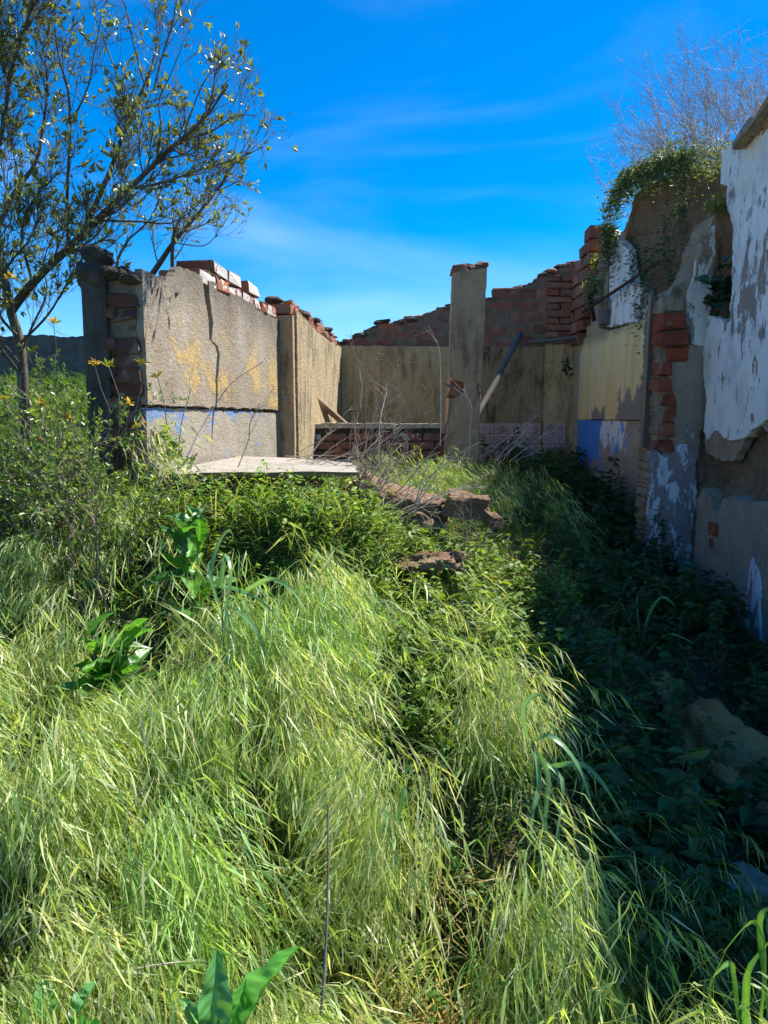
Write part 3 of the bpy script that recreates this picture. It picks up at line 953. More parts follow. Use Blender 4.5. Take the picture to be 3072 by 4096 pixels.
# timber jamb board with a pale edge
pb = [Hp(690, 125), Hp(745, 130), Hp(742, 560), Hp(740, 960), Hp(705, 1390), Hp(612, 1395)]
o = panel('jamb_board', [(p_[0] + .0, p_[1]) for p_ in pb], .19, .225, M_BOARD, W, .2, .002, 48)
pe = [(p_[0] - .012, p_[1]) for p_ in (Hp(690, 122), Hp(690, 122), Hp(612, 1400), Hp(612, 1400))]
pe[1] = (pe[0][0] + .012, pe[0][1]); pe[2] = (pe[3][0] + .012, pe[3][1])
panel('board_edge', pe, .185, .23, M_WOODB, W, .2, .001, 49)

# ================================================================== wall far behind on the left
FWP = Plane((-12, 13.2), (-2.6, 12.4))
W = wall_thing('boundary_wall', FWP, 'dark shaded boundary wall standing behind the tree at the far left')
q = [(0, 1.4), (0, 3.05)] + [(s, 3.02 + .05 * mnoise.noise((s * 2, 0, 0))) for s in np.linspace(.5, 9, 20)] + [(9.3, 3.0), (9.3, 1.4)]
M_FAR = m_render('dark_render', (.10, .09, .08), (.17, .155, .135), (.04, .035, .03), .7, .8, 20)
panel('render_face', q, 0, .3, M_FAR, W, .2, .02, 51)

# ================================================================== props in the ruin
def tube_mesh(name, pts, radii, sides=8, cap=True):
    pts = [Vector(p) for p in pts]
    vs, fs = [], []
    n = len(pts)
    prev = None
    for i, p in enumerate(pts):
        d = (pts[min(i + 1, n - 1)] - pts[max(i - 1, 0)]).normalized()
        if prev is None:
            ref = Vector((0, 0, 1)) if abs(d.z) < .9 else Vector((1, 0, 0))
            a = d.cross(ref).normalized()
        else:
            a = (prev - d * prev.dot(d)).normalized()
        prev = a
        b = d.cross(a)
        for k in range(sides):
            t = 2 * math.pi * k / sides
            vs.append(p + (a * math.cos(t) + b * math.sin(t)) * radii[i])
    for i in range(n - 1):
        for k in range(sides):
            k2 = (k + 1) % sides
            fs.append((i * sides + k, i * sides + k2, (i + 1) * sides + k2, (i + 1) * sides + k))
    if cap:
        fs.append(tuple(range(sides))[::-1]); fs.append(tuple((n - 1) * sides + k for k in range(sides)))
    me = bpy.data.meshes.new(name)
    me.from_pydata([tuple(v) for v in vs], [], fs)
    me.polygons.foreach_set('use_smooth', np.array([len(p.vertices) == 4 for p in me.polygons]))
    return me


def pole(name, a, b, r, mat_, label, cat, wob=.008, seed=1, group=None):
    a = Vector(a); b = Vector(b)
    L_ = (b - a).length
    pts = []; rr = []
    for i in range(12):
        t = i / 11
        pts.append((wob * mnoise.noise((t * 3, seed, 0)), wob * mnoise.noise((t * 3, seed, 9)), L_ * t))
        rr.append(r * (1 + .12 * mnoise.noise((t * 6, seed, 4))))
    o = obj(name, tube_mesh(name, pts, rr, 10), mat_)
    o.location = a
    o.rotation_euler = (b - a).to_track_quat('Z', 'Y').to_euler()
    return tag(o, label, cat, group, 'thing')


def ext(a, b, t): return a + (b - a) * t


p_top = P(521, 333, 9.50); p_low = P(485, 401, 8.75)
pole('wooden_pole', ext(p_top, p_low, 1.45), p_top, .036, M_WOODG, 'weathered grey round pole leaning against the back wall behind the pillar', 'pole', .012, 3)
q1 = P(304, 391, 7.45); q2 = P(343, 423, 8.9)
pole('wooden_beam', ext(q1, q2, 1.3), q1 + Vector((.03, 0, 0)), .038, M_WOODB, 'brown sunlit wooden beam slanting down from the rear left wall', 'beam', .008, 5)
r1 = P(583, 312, 8.7); r2 = P(654, 265, 6.9)
pole('iron_rod', r1, ext(r1, r2, 1.06), .017, M_RUST, 'long rusty iron rod sticking out of the right wall above the yellow panels', 'rod', .004, 6)
bm = chip_box(.05, .02, .30, 3, .004, .003)
o = obj('iron_strap', from_bm('iron_strap', bm), M_RUST); o.location = P(592, 308, 8.45); o.rotation_euler = (.1, -.32, .3)
tag(o, 'short rusty iron strap hanging across the iron rod', 'strap', None, 'thing')
pk = (P(533, 342, 9.45) + P(583, 336, 9.2)) / 2
bm = chip_box(.72, .1, .035, 4, .005, .004)
o = obj('broken_plank', from_bm('broken_plank', bm), M_WOODG); o.location = pk; o.rotation_euler = (.05, -.06, -.38)
tag(o, 'broken grey plank jammed in the corner under the red bricks', 'plank', None, 'thing')

# concrete slab on its mound
sl = [(-1.24, 4.12), (-1.16, 3.80), (-1.06, 3.72), (-.22, 3.88), (-.14, 3.93), (-.20, 4.62), (-.5, 5.0), (-.75, 5.3), (-1.1, 5.4), (-1.12, 5.0), (-1.18, 4.5)]
bm = bmesh.new()
ja = jag(jag(sl, .09, .012, 5), .03, .006, 6)
t_ = [bm.verts.new((x, y, 1.31 + .012 * mnoise.noise((x * 3, y * 3, 0)))) for x, y in ja]
b_ = [bm.verts.new((x * .995 - .004, y + .015, 1.283 + .008 * mnoise.noise((x * 9, y * 9, 4)))) for x, y in ja]
bm.faces.new(t_); bm.faces.new(b_[::-1])
for i in range(len(ja)):
    j = (i + 1) % len(ja); bm.faces.new((t_[i], b_[i], b_[j], t_[j]))
me = from_bm('concrete_slab', bm); me.materials.append(M_SLAB); me.materials.append(M_MORTAR)
for p_ in me.polygons:
    if p_.normal.z < .7: p_.material_index = 1
tag(obj('concrete_slab', me), 'flat pale concrete slab with a ragged edge at the foot of the cracked wall', 'slab', None, 'thing')

# rubble
M_RUBB = m_earth('brick_rubble', (.16, .09, .055), (.28, .18, .11), (.38, .29, .2), 1.0)
def rubble(u, v, d, size, seed, label, mat_, rot=(0, 0, 0), boxy=1., rough=.3, name='rubble_block', dz=0):
    o = lump(name, size, seed, mat_, None, 4, rough, boxy)
    p_ = P(u, v, d); o.location = (p_.x, p_.y, p_.z + dz); o.rotation_euler = rot
    return tag(o, label, 'rubble', None, 'thing')
rubble(384, 508, 4.5, (.33, .26, .17), 3, 'sunlit lump of crumbled mortar under the dry twigs', M_RUBB, (.1, .2, .3), 0, .75)
rubble(467, 505, 4.35, (.165, .15, .085), 5, 'squared brown masonry block in front of the pillar', M_RUBB, (.05, .10, -.15), 1., .55)
rubble(493, 520, 4.2, (.05, .06, .045), 8, 'small broken brown chunk beside the squared masonry block', M_RUBB, (.3, .1, .5))
rubble(432, 562, 3.55, (.17, .12, .05), 9, 'flat reddish rubble piece lying in the weeds below the masonry block', M_RUBB, (.1, -.05, .2), 0, .6)
rubble(262, 492, 4.05, (.42, .15, .11), 12, 'dark earth bank under the front edge of the concrete slab', M_EARTH, (0, 0, .03), 1., .35, 'earth_bank')
rubble(712, 775, 2.95, (.20, .34, .19), 14, 'big brown boulder of collapsed wall in the shade at the right', M_CLAY, (.3, .25, .3), 0, .75, 'earth_boulder')
rubble(665, 690, 3.5, (.085, .11, .075), 15, 'smaller pale-topped lump behind the big brown boulder', M_CLAY, (.2, .1, 0), 0, .45)
rubble(752, 770, 2.98, (.025, .26, .12), 16, 'grey plaster flake leaning on the big brown boulder', M_CEMENT, (-.55, .2, .2))
rubble(740, 905, 2.1, (.13, .14, .10), 17, 'rough grey lump in the dark corner at the lower right', M_ROUGHCON, (.2, .2, .6), 0, .5)
rubble(628, 808, 2.45, (.075, .05, .014), 18, 'broken terracotta tile lying in the shaded nettles', M_BRICKD, (.35, -.15, .4), 1, .2, 'tile_shard')

# ================================================================== vegetation helpers
class Soup:
    """collects leaf and blade faces; one colour per vertex"""
    def __init__(s): s.v = []; s.q = []; s.t = []; s.c = []; s.n = 0

    def ribbons(s, C, S, col):
        B, K, _ = C.shape
        V = np.stack([C - S, C + S], 2).reshape(-1, 3)
        base = s.n + np.arange(B)[:, None] * (2 * K) + np.arange(K - 1)[None] * 2
        q = np.stack([base, base + 1, base + 3, base + 2], -1).reshape(-1, 4)
        s.v.append(V); s.q.append(q)
        if col.ndim == 2: col = np.repeat(col[:, None], K, 1)
        s.c.append(np.repeat(col[:, :, None], 2, 2).reshape(-1, 3))
        s.n += len(V)

    def stamps(s, tv, tt, M, pos, col):
        """template verts tv (V,3), triangles tt, per-stamp 3x3 M and position"""
        N_ = len(pos)
        V = np.einsum('nij,vj->nvi', M, tv) + pos[:, None]
        f = tt[None] + (s.n + np.arange(N_) * len(tv))[:, None, None]
        s.v.append(V.reshape(-1, 3)); s.t.append(f.reshape(-1, 3))
        s.c.append(np.repeat(col[:, None], len(tv), 1).reshape(-1, 3))
        s.n += N_ * len(tv)

    def mesh(s, name, mat_, smooth=True):
        V = np.concatenate(s.v).astype(np.float32); Cc = np.concatenate(s.c).astype(np.float32)
        q = np.concatenate(s.q) if s.q else np.zeros((0, 4), int)
        t = np.concatenate(s.t) if s.t else np.zeros((0, 3), int)
        me = bpy.data.meshes.new(name)
        me.vertices.add(len(V)); me.vertices.foreach_set('co', V.ravel())
        nl = q.size + t.size
        me.loops.add(nl)
        me.loops.foreach_set('vertex_index', np.concatenate([q.ravel(), t.ravel()]).astype(np.int32))
        tot = np.concatenate([np.full(len(q), 4), np.full(len(t), 3)]).astype(np.int32)
        st = np.concatenate([[0], np.cumsum(tot)[:-1]]).astype(np.int32)
        me.polygons.add(len(tot))
        me.polygons.foreach_set('loop_start', st)
        if smooth: me.polygons.foreach_set('use_smooth', np.ones(len(tot), bool))
        me.update(calc_edges=True)
        a = me.attributes.new('col', 'FLOAT_COLOR', 'POINT')
        a.data.foreach_set('color', np.concatenate([Cc, np.ones((len(Cc), 1), np.float32)], 1).ravel())
        me.materials.append(mat_)
        return me


def norm(a): return a / (np.linalg.norm(a, axis=-1, keepdims=True) + 1e-9)


def palette(n, cols, jit=.15):
    c = np.array(cols)
    a = c[rng.integers(0, len(c), n)]; b = c[rng.integers(0, len(c), n)]
    w = rng.random((n, 1))
    return (a * w + b * (1 - w)) * (1 + jit * rng.normal(size=(n, 1))).clip(.5, 1.6)


def frames(d, up):
    """rotation with local y along d and local z towards up"""
    d = norm(d); x = norm(np.cross(d, up)); z = np.cross(x, d)
    return np.stack([x, d, z], -1)


def rdir(n): return norm(rng.normal(size=(n, 3)))


# leaf templates: y = length 0..1, x = width, z = fold
LENS_V = np.array([(0, 0, 0), (-.5, .38, .1), (.5, .38, .1), (-.36, .72, .06), (.36, .72, .06), (0, 1, -.06), (0, .38, 0), (0, .72, 0)], float)
LENS_T = np.array([(0, 6, 1), (0, 2, 6), (1, 6, 7), (1, 7, 3), (6, 2, 4), (6, 4, 7), (3, 7, 5), (7, 4, 5)])


def serrated(nt=7):
    L_, Rr, mid = [], [], []
    vs = []
    for i in range(nt + 1):
        t = i / nt
        w = .5 * math.sin(math.pi * min(1, (t * .86 + .14))) ** .8 * (1.05 - .25 * t)
        if i == nt: w = 0.0
        zc = -.18 * t * t
        mid.append(len(vs)); vs.append((0, t, zc))
        L_.append(len(vs)); vs.append((-w, t + .03, zc + .22 * w))
        Rr.append(len(vs)); vs.append((w, t + .03, zc + .22 * w))
    fs = []
    for i in range(nt):
        fs += [(mid[i], mid[i + 1], L_[i]), (mid[i], Rr[i], mid[i + 1])]
        # tooth: notch between this point and the next
        for S_, sg in ((L_, -1), (Rr, 1)):
            a = vs[S_[i]]; b = vs[S_[i + 1]]
            k = len(vs); vs.append((a[0] * .45 + b[0] * .45, a[1] * .35 + b[1] * .65, (a[2] + b[2]) / 2))
            fs += [(S_[i], k, mid[i + 1]), (k, S_[i + 1], mid[i + 1])]
    return np.array(vs, float), np.array(fs)


NET_V, NET_T = serrated(7)


def scaled(M, w, l):
    """scale frame columns: x by w, y and z by l"""
    M = M.copy(); M[:, :, 0] *= w[:, None]; M[:, :, 1] *= l[:, None]; M[:, :, 2] *= l[:, None]
    return M


G_STRAW = [(.36, .30, .12), (.30, .25, .10), (.42, .36, .18)]
G_SPIKE = [(.33, .44, .10), (.44, .55, .20), (.58, .64, .34), (.30, .46, .15), (.58, .57, .30), (.42, .50, .09)]
G_BLADE = [(.045, .11, .022), (.07, .15, .03), (.10, .18, .04), (.035, .085, .022), (.14, .20, .05)]
G_WEED = [(.10, .24, .03), (.16, .31, .035), (.08, .18, .03), (.24, .36, .06), (.32, .38, .05)]
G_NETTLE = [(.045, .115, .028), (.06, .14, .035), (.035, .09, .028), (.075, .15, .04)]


def hump(x, y):
    return .5 + .5 * np.sin(x * 5.3 + 1.7 * np.sin(y * 3.1 + .6)) * np.cos(y * 4.1 + 1.2 * np.sin(x * 2.7))


def brome(sp, n_cl, xr, yr, keep, flow=(-.85, .8), per=26, scale=1., spikes=12, rad=.09, tone=1., pts=None):
    """tussocks of drooping brome: culms arch over one way and hang their spikelets"""
    if pts is None:
        x = rng.uniform(xr[0], xr[1], n_cl * 3); y = rng.uniform(yr[0], yr[1], n_cl * 3)
        k = keep(x, y) > rng.random(len(x)); x = x[k][:n_cl]; y = y[k][:n_cl]
    else:
        x, y = pts[:, 0], pts[:, 1]
    m = len(x)
    phi = flow[0] + rng.normal(0, flow[1] * .5, m) + .6 * np.sin(x * 1.7 + y * 2.3)
    hs_ = scale * rng.uniform(.7, 1.3, m) * (.6 + .7 * hump(x, y))
    cid = np.repeat(np.arange(m), per)
    B = len(cid)
    rr = rad * np.sqrt(rng.random(B)) * rng.uniform(.5, 1.6, B); aa = rng.uniform(0, 2 * np.pi, B)
    bx = x[cid] + rr * np.cos(aa); by = y[cid] + rr * np.sin(aa)
    bz = zg(bx, by) - .01
    ph = phi[cid] + rng.normal(0, .42, B)
    f = np.stack([np.cos(ph), np.sin(ph), np.zeros(B)], -1)
    h = hs_[cid] * rng.uniform(.16, .42, B); reach = hs_[cid] * rng.uniform(.10, .32, B)
    K = 7
    t = np.linspace(0, 1, K)[None]
    apex = rng.uniform(.5, .68, B)[:, None]
    zz_ = h[:, None] * (1 - ((t - apex) / apex) ** 2 * np.where(t > apex, 1.5, 1.0))
    C = np.stack([bx, by, bz], -1)[:, None] + f[:, None] * (reach[:, None] * t ** 1.25)[..., None]
    C[..., 2] += zz_
    C += .006 * rng.normal(size=C.shape) * (t[..., None] > .05)
    w = np.array([.0012, .0012, .0011, .001, .0009, .0008, .0005])
    sd = norm(np.cross(f, rdir(B)))[:, None] * w[None, :, None]
    col = palette(B, [(.10, .20, .045), (.16, .26, .07), (.24, .28, .09)]) * tone
    sp.ribbons(C, np.broadcast_to(sd, C.shape), col)
    # spikelets
    ci = np.repeat(np.arange(B), spikes); Nn = len(ci)
    tt_ = rng.uniform(.42, 1., Nn) * (K - 1)
    i0 = np.minimum(tt_.astype(int), K - 2); fr = (tt_ - i0)[:, None]
    p0 = C[ci, i0] * (1 - fr) + C[ci, i0 + 1] * fr
    ff_ = f[ci]; lat = np.stack([-ff_[:, 1], ff_[:, 0], np.zeros(Nn)], -1)
    d1 = norm(ff_ * .9 + lat * rng.normal(0, .55, (Nn, 1)) + np.array([0, 0, .1]) + .25 * rng.normal(size=(Nn, 3)))
    d2 = norm(ff_ * rng.uniform(.1, .85, (Nn, 1)) + lat * rng.normal(0, .34, (Nn, 1)) + np.array([0, 0, -1.]) * rng.uniform(.35, 1.1, (Nn, 1)))
    pl_ = scale * rng.uniform(.02, .06, (Nn, 1)); sl_ = scale * rng.uniform(.028, .05, (Nn, 1)); al = scale * rng.uniform(.02, .045, (Nn, 1))
    a = p0; b = a + d1 * pl_ * .6; c = b + norm(d1 + d2) * pl_ * .6
    d = c + d2 * sl_ * .4; e = c + d2 * sl_; g = e + (d2 + .12 * rng.normal(size=(Nn, 3))) * al
    CC = np.stack([a, b, c, d, e, g], 1)
    ws = np.array([.0004, .0004, .0010, .0028, .0016, .0003]) * scale
    sd = norm(np.cross(d2, rdir(Nn)))[:, None] * ws[None, :, None] * rng.uniform(.8, 1.25, (Nn, 1, 1))
    gt = rng.random((m, 1)) ** 1.6
    tint = (np.array([[1., 1., 1.]]) * (1 - gt) + np.array([[.68, .92, .70]]) * gt)[cid][ci]
    col = palette(Nn, G_SPIKE, .16) * tone * tint
    cc = np.repeat(col[:, None], 6, 1)
    cc[:, :2] *= .6
    cc[:, 4:] = cc[:, 4:] * np.array([1.12, 1.0, 1.35])
    sp.ribbons(CC, np.broadcast_to(sd, CC.shape), cc)


def blades(sp, n_b, xr, yr, keep, ln=(.15, .4), wd=(.0022, .005), flow=(-.25, 1.2), cols=G_BLADE, up=(.5, 1.), lift=0., droop=.6):
    x = rng.uniform(xr[0], xr[1], n_b * 3); y = rng.uniform(yr[0], yr[1], n_b * 3)
    k = keep(x, y) > rng.random(len(x)); x = x[k][:n_b]; y = y[k][:n_b]
    B = len(x)
    ph = flow[0] + rng.normal(0, flow[1], B)
    f = np.stack([np.cos(ph), np.sin(ph), np.zeros(B)], -1)
    l = rng.uniform(ln[0], ln[1], B)[:, None]; u = rng.uniform(up[0], up[1], B)[:, None]
    K = 5
    t = np.linspace(0, 1, K)[None]
    hor = l * (1 - u * .55) * t ** 1.5
    ver = l * u * (t - droop * rng.uniform(.3, 1., (B, 1)) * t ** 2.4)
    C = np.stack([x, y, zg(x, y) - .012 + lift], -1)[:, None] + f[:, None] * hor[..., None]
    C[..., 2] += ver
    w = np.array([.7, 1., .95, .65, .06])
    sdv = norm(np.stack([-f[:, 1], f[:, 0], rng.normal(0, .5, B)], -1))
    Sd = sdv[:, None] * w[None, :, None] * rng.uniform(wd[0], wd[1], (B, 1, 1))
    col = palette(B, cols)
    cc = np.repeat(col[:, None], K, 1); cc[:, -1] *= np.array([1.25, 1.1, .9])
    sp.ribbons(C, Sd, cc)


def leaves(sp, pos, ln, wr, cols, upbias=1., tv=LENS_V, tt=LENS_T, dirs=None, jit=.15):
    N_ = len(pos)
    d = rdir(N_) if dirs is None else dirs
    if dirs is None: d[:, 2] = d[:, 2] * .5 + .1
    up = norm(rdir(N_) + np.array([0, 0, upbias]))
    M = frames(d, up)
    l = rng.uniform(ln[0], ln[1], N_)
    M = scaled(M, l * rng.uniform(wr[0], wr[1], N_), l)
    sp.stamps(tv, tt, M, pos, palette(N_, cols, jit))


def shade_edge(x, y):
    """1 left of the strip in the lee of the right wall, 0 inside it"""
    lim = np.interp(y, [0, 1.3, 1.65, 2.5, 3.2, 4., 5., 6., 9.6], [1.6, .80, .42, .62, .84, 1.12, 1.25, 1.3, 1.4])
    return 1 / (1 + np.exp((x - lim) / .07))


def centre_weeds(x, y):
    """patch of leafy weeds in the middle, in front of the rubble"""
    return np.exp(-(((x - .45) / .68) ** 2 + ((y - 3.45) / 1.0) ** 2) ** 2)


def in_room(x, y):
    xl = _n.x + .128 * (y - 3.9)
    return ((x > xl + .05) | (y < 3.85)).astype(float) * (x < 2.5)


def off_slab(x, y):
    return 1 - ((x > -1.25) & (x < -.2) & (y > 3.65) & (y < 5.3)).astype(float) * .97


# ------------------------------------------------------------------ drooping grass
CLEAR = [(P(105, 640, 2.45), .27), (P(185, 575, 2.95), .24), (P(28, 560, 3.0), .16), (P(222, 690, 2.35), .10), (P(548, 900, 1.85), .12), (P(398, 930, 1.65), .06), (P(110, 600, 2.3), .15)]
def clear(x, y):
    k = np.ones_like(x)
    for p_, r_ in CLEAR: k *= 1 - np.exp(-(((x - p_.x) ** 2 + (y - p_.y) ** 2) / r_ ** 2) ** 2)
    return k


sp = Soup()
kA = lambda x, y: shade_edge(x + .10, y) * (1 - .93 * centre_weeds(x, y)) * in_room(x, y) * off_slab(x, y) * clear(x, y) * (1 - 1. * ((x > -1.3) & (y > 3.12))) * np.clip((hump(x, y) - .25) * 6, 0, 1)
def spaced(n_, xr, yr, gap):
    out = []
    for i in range(n_):
        a = (rng.uniform(*xr), rng.uniform(*yr))
        if all((a[0] - b[0]) ** 2 + (a[1] - b[1]) ** 2 > gap ** 2 for b in out): out.append(a)
    return np.array(out)
def tiers(pts, keep):
    return pts[keep(pts[:, 0], pts[:, 1]) > rng.random(len(pts))]
near_t = tiers(spaced(900, (-1.7, 1.3), (.95, 2.3), .235), kA)
far_t = tiers(spaced(1600, (-2.6, 1.3), (2.3, 3.9), .27), kA)
brome(sp, 0, None, None, None, per=125, spikes=11, rad=.085, pts=near_t)
brome(sp, 0, None, None, None, per=105, spikes=9, scale=1.05, rad=.095, pts=far_t)
kS = lambda x, y: kA(x, y) * (.1 + hump(x, y))
brome(sp, 110, (-2.4, 1.3), (.95, 3.8), kS, flow=(-.5, 2.2), per=12, spikes=9, rad=.12)
brome(sp, 190, (-2.0, .9), (1.0, 3.3), kS, flow=(-.6, 2.6), per=2, spikes=10, rad=.1, scale=1.3)
tag(obj('brome_grass', sp.mesh('brome_grass', M_GRASS)), 'pale yellow-green drooping brome grass flopped over in the sun', 'grass', None, 'stuff')
sp = Soup()
kB = lambda x, y: shade_edge(x, y) * in_room(x, y) * off_slab(x, y) * (1 - .75 * centre_weeds(x, y)) * (.3 + .7 * clear(x, y)) * (1 - .8 * ((x > -1.25) & (x < 0) & (y > 3.3)))
blades(sp, 15000, (-2.7, 1.3), (.9, 3.9), kB, (.08, .2), flow=(-.8, 1.4), cols=[(.03, .075, .018), (.045, .105, .024), (.022, .055, .016), (.07, .13, .03)])  # under-blades coloured dark so the gaps between tussocks look shaded
blades(sp, 3800, (-2.4, 1.2), (1.0, 3.7), lambda x, y: kB(x, y) * np.clip(hump(x, y) * 1.6 - .35, .04, 1), (.22, .44), (.002, .005), (-.7, 1.3), [(.08, .20, .05), (.13, .26, .06), (.18, .30, .09)], (.7, 1.), 0, .75)
blades(sp, 7000, (-1.7, 1.2), (.8, 2.0), lambda x, y: shade_edge(x, y), (.15, .32), (.0018, .004), (-.2, 1.5), G_STRAW + [(.35, .36, .08)], (.1, .4), 0, .9)
blades(sp, 3800, (-1.6, .6), (.85, 1.55), lambda x, y: np.clip(1.25 - x * .9, .2, 1) * (hump(x, y) < .6), (.12, .3), (.0015, .0035), (-.2, 1.5), G_STRAW + [(.42, .40, .08), (.5, .38, .12)], (.05, .35), .10, .9)
tag(obj('meadow_grass', sp.mesh('meadow_grass', M_GRASS)), 'dense green grass blades filling the ground under the drooping brome', 'grass', None, 'stuff')
sp = Soup()
kC = lambda x, y: in_room(x, y) * off_slab(x, y) * (x < 1.75 - .25 * (y > 7))
blades(sp, 8000, (-1.0, 1.8), (3.9, 7.2), kC, (.12, .26), (.0025, .005), (-.4, 1.0))
brome(sp, 90, (-.4, 1.7), (4.9, 7.1), kC, per=14, spikes=7, scale=.8, rad=.12)
tag(obj('rear_grass', sp.mesh('rear_grass', M_GRASS)), 'long bright grass around the pillar foot and behind the rubble', 'grass', None, 'stuff')
sp = Soup()
kD = lambda x, y: (1 - shade_edge(x, y)) * (x < 2.45) * .9
blades(sp, 900, (.6, 2.4), (1.1, 5.6), kD, (.15, .4), (.002, .0045), (-1.2, .9))
brome(sp, 16, (.75, 1.5), (1.3, 2.1), lambda x, y: 1 + 0 * x, flow=(-1.0, .7), per=12, spikes=6, scale=.72, tone=.75)  # brome toned down here, the wall's shade put into its colour
tag(obj('shaded_grass', sp.mesh('shaded_grass', M_GRASS)), 'thin dark grass growing in the shadow of the right wall', 'grass', None, 'stuff')
sp = Soup()
kE = lambda x, y: ((x < _n.x + .128 * (y - 3.9) - .4) | (y < 3.8)).astype(float) * (x > -9) * (y > 3.2)
blades(sp, 16000, (-5.5, -1.3), (3.3, 8.5), kE, (.22, .5), (.003, .006), (-.5, 1.5))
blades(sp, 9000, (-9, -1.8), (7, 12.6), kE, (.3, .6), (.005, .009), (-.5, 1.5))
tag(obj('field_grass', sp.mesh('field_grass', M_GRASS)), 'tall sunlit field grass behind the shrub on the left', 'grass', None, 'stuff')

# ------------------------------------------------------------------ leafy weeds
def weed_mass(n_p, xr, yr, keep, hgt, per, ln, cols, tv=LENS_V, tt=LENS_T, wr=(.4, .65), sp=None):
    sp = sp or Soup()
    x = rng.uniform(xr[0], xr[1], n_p * 3); y = rng.uniform(yr[0], yr[1], n_p * 3)
    k = keep(x, y) > rng.random(len(x)); x = x[k][:n_p]; y = y[k][:n_p]
    m = len(x)
    z = zg(x, y)
    H = rng.uniform(hgt[0], hgt[1], m)
    lean = rng.normal(0, .18, (m, 2))
    # stems
    K = 4; t = np.linspace(0, 1, K)[None]
    C = np.stack([x, y, z], -1)[:, None] + np.stack([lean[:, :1] * t ** 1.5 * H[:, None], lean[:, 1:] * t ** 1.5 * H[:, None], H[:, None] * t], -1)
    sd = norm(np.cross(rdir(m), np.array([0, 0, 1.])))[:, None] * np.array([.002, .0018, .0014, .0008])[None, :, None]
    sp.ribbons(C, np.broadcast_to(sd, C.shape), palette(m, [(.12, .16, .05), (.16, .13, .07)]))
    ci = np.repeat(np.arange(m), per); N_ = len(ci)
    tt_ = rng.uniform(.15, 1., N_) ** .8
    base = np.stack([x, y, z], -1)[ci]
    base[:, :2] += lean[ci] * (tt_ ** 1.5 * H[ci])[:, None]
    base[:, 2] += tt_ * H[ci]
    az = rng.uniform(0, 2 * np.pi, N_)
    d = np.stack([np.cos(az), np.sin(az), rng.uniform(-.45, .45, N_)], -1)
    l = rng.uniform(ln[0], ln[1], N_) * (1.15 - .55 * tt_) * rng.uniform(.5, 1.5, m)[ci]
    M = frames(d, norm(np.array([0, 0, 1.]) + .35 * rng.normal(size=(N_, 3))))
    M = scaled(M, l * rng.uniform(wr[0], wr[1], N_), l)
    sp.stamps(tv, tt, M, base + norm(d) * .008, .65 * palette(m, cols, .25)[ci] + .35 * palette(N_, cols))
    return sp


sp = weed_mass(800, (-.35, 1.2), (2.4, 4.7), lambda x, y: np.clip(centre_weeds(x, y) * 1.3, 0, 1) * shade_edge(x, y), (.08, .28), 13, (.018, .045), G_WEED)
blades(sp, 2600, (-.35, 1.2), (2.4, 4.6), lambda x, y: np.clip(centre_weeds(x, y) * 1.3, 0, 1) * shade_edge(x, y), (.14, .34), (.0016, .004), (-.6, 1.8), [(.14, .26, .05), (.24, .34, .09), (.34, .36, .14), (.40, .34, .18)], (.6, 1.), 0, .7)
weed_mass(150, (-.3, 1.15), (2.4, 4.4), lambda x, y: np.clip(centre_weeds(x, y) * 1.3, 0, 1) * shade_edge(x, y), (.15, .34), 12, (.04, .07), [(.12, .24, .035), (.17, .28, .04), (.24, .30, .03)], NET_V, NET_T, (.6, .8), sp=sp)
weed_mass(420, (-1.7, 1.2), (1.2, 3.4), lambda x, y: shade_edge(x, y) * np.clip(1.1 - 1.6 * hump(x, y), .15, 1), (.06, .16), 9, (.018, .045), [(.05, .12, .02), (.07, .16, .025), (.10, .19, .03)], sp=sp)  # weeds in the hollows darkened in colour to deepen the shaded gaps
weed_mass(330, (-1.3, -.05), (3.3, 3.82), lambda x, y: 1 + 0 * x, (.10, .30), 16, (.02, .05), G_WEED, sp=sp)
blades(sp, 1500, (-1.25, 0.), (3.3, 3.75), lambda x, y: 1 + 0 * x, (.16, .40), (.0018, .004), (-.6, 1.8), [(.12, .24, .05), (.22, .33, .08), (.34, .36, .14)], (.7, 1.), 0, .7)
weed_mass(120, (-.9, .2), (4.0, 4.7), lambda x, y: off_slab(x, y), (.05, .2), 12, (.02, .045), G_WEED, sp=sp)
tag(obj('leafy_weeds', sp.mesh('leafy_weeds', M_LEAF)), 'bright small-leaved weeds crowding the middle ground and slab edge', 'weeds', None, 'stuff')

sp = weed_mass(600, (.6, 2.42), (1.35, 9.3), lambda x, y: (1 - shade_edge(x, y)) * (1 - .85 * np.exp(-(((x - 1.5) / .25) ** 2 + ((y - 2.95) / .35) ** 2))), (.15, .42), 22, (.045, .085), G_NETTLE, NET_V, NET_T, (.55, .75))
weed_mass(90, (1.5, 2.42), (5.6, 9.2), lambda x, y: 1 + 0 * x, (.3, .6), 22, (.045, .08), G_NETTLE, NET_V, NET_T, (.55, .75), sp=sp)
tag(obj('nettle_bed', sp.mesh('nettle_bed', M_LEAF)), 'dark bed of nettles filling the shaded strip along the right wall', 'nettles', None, 'stuff')

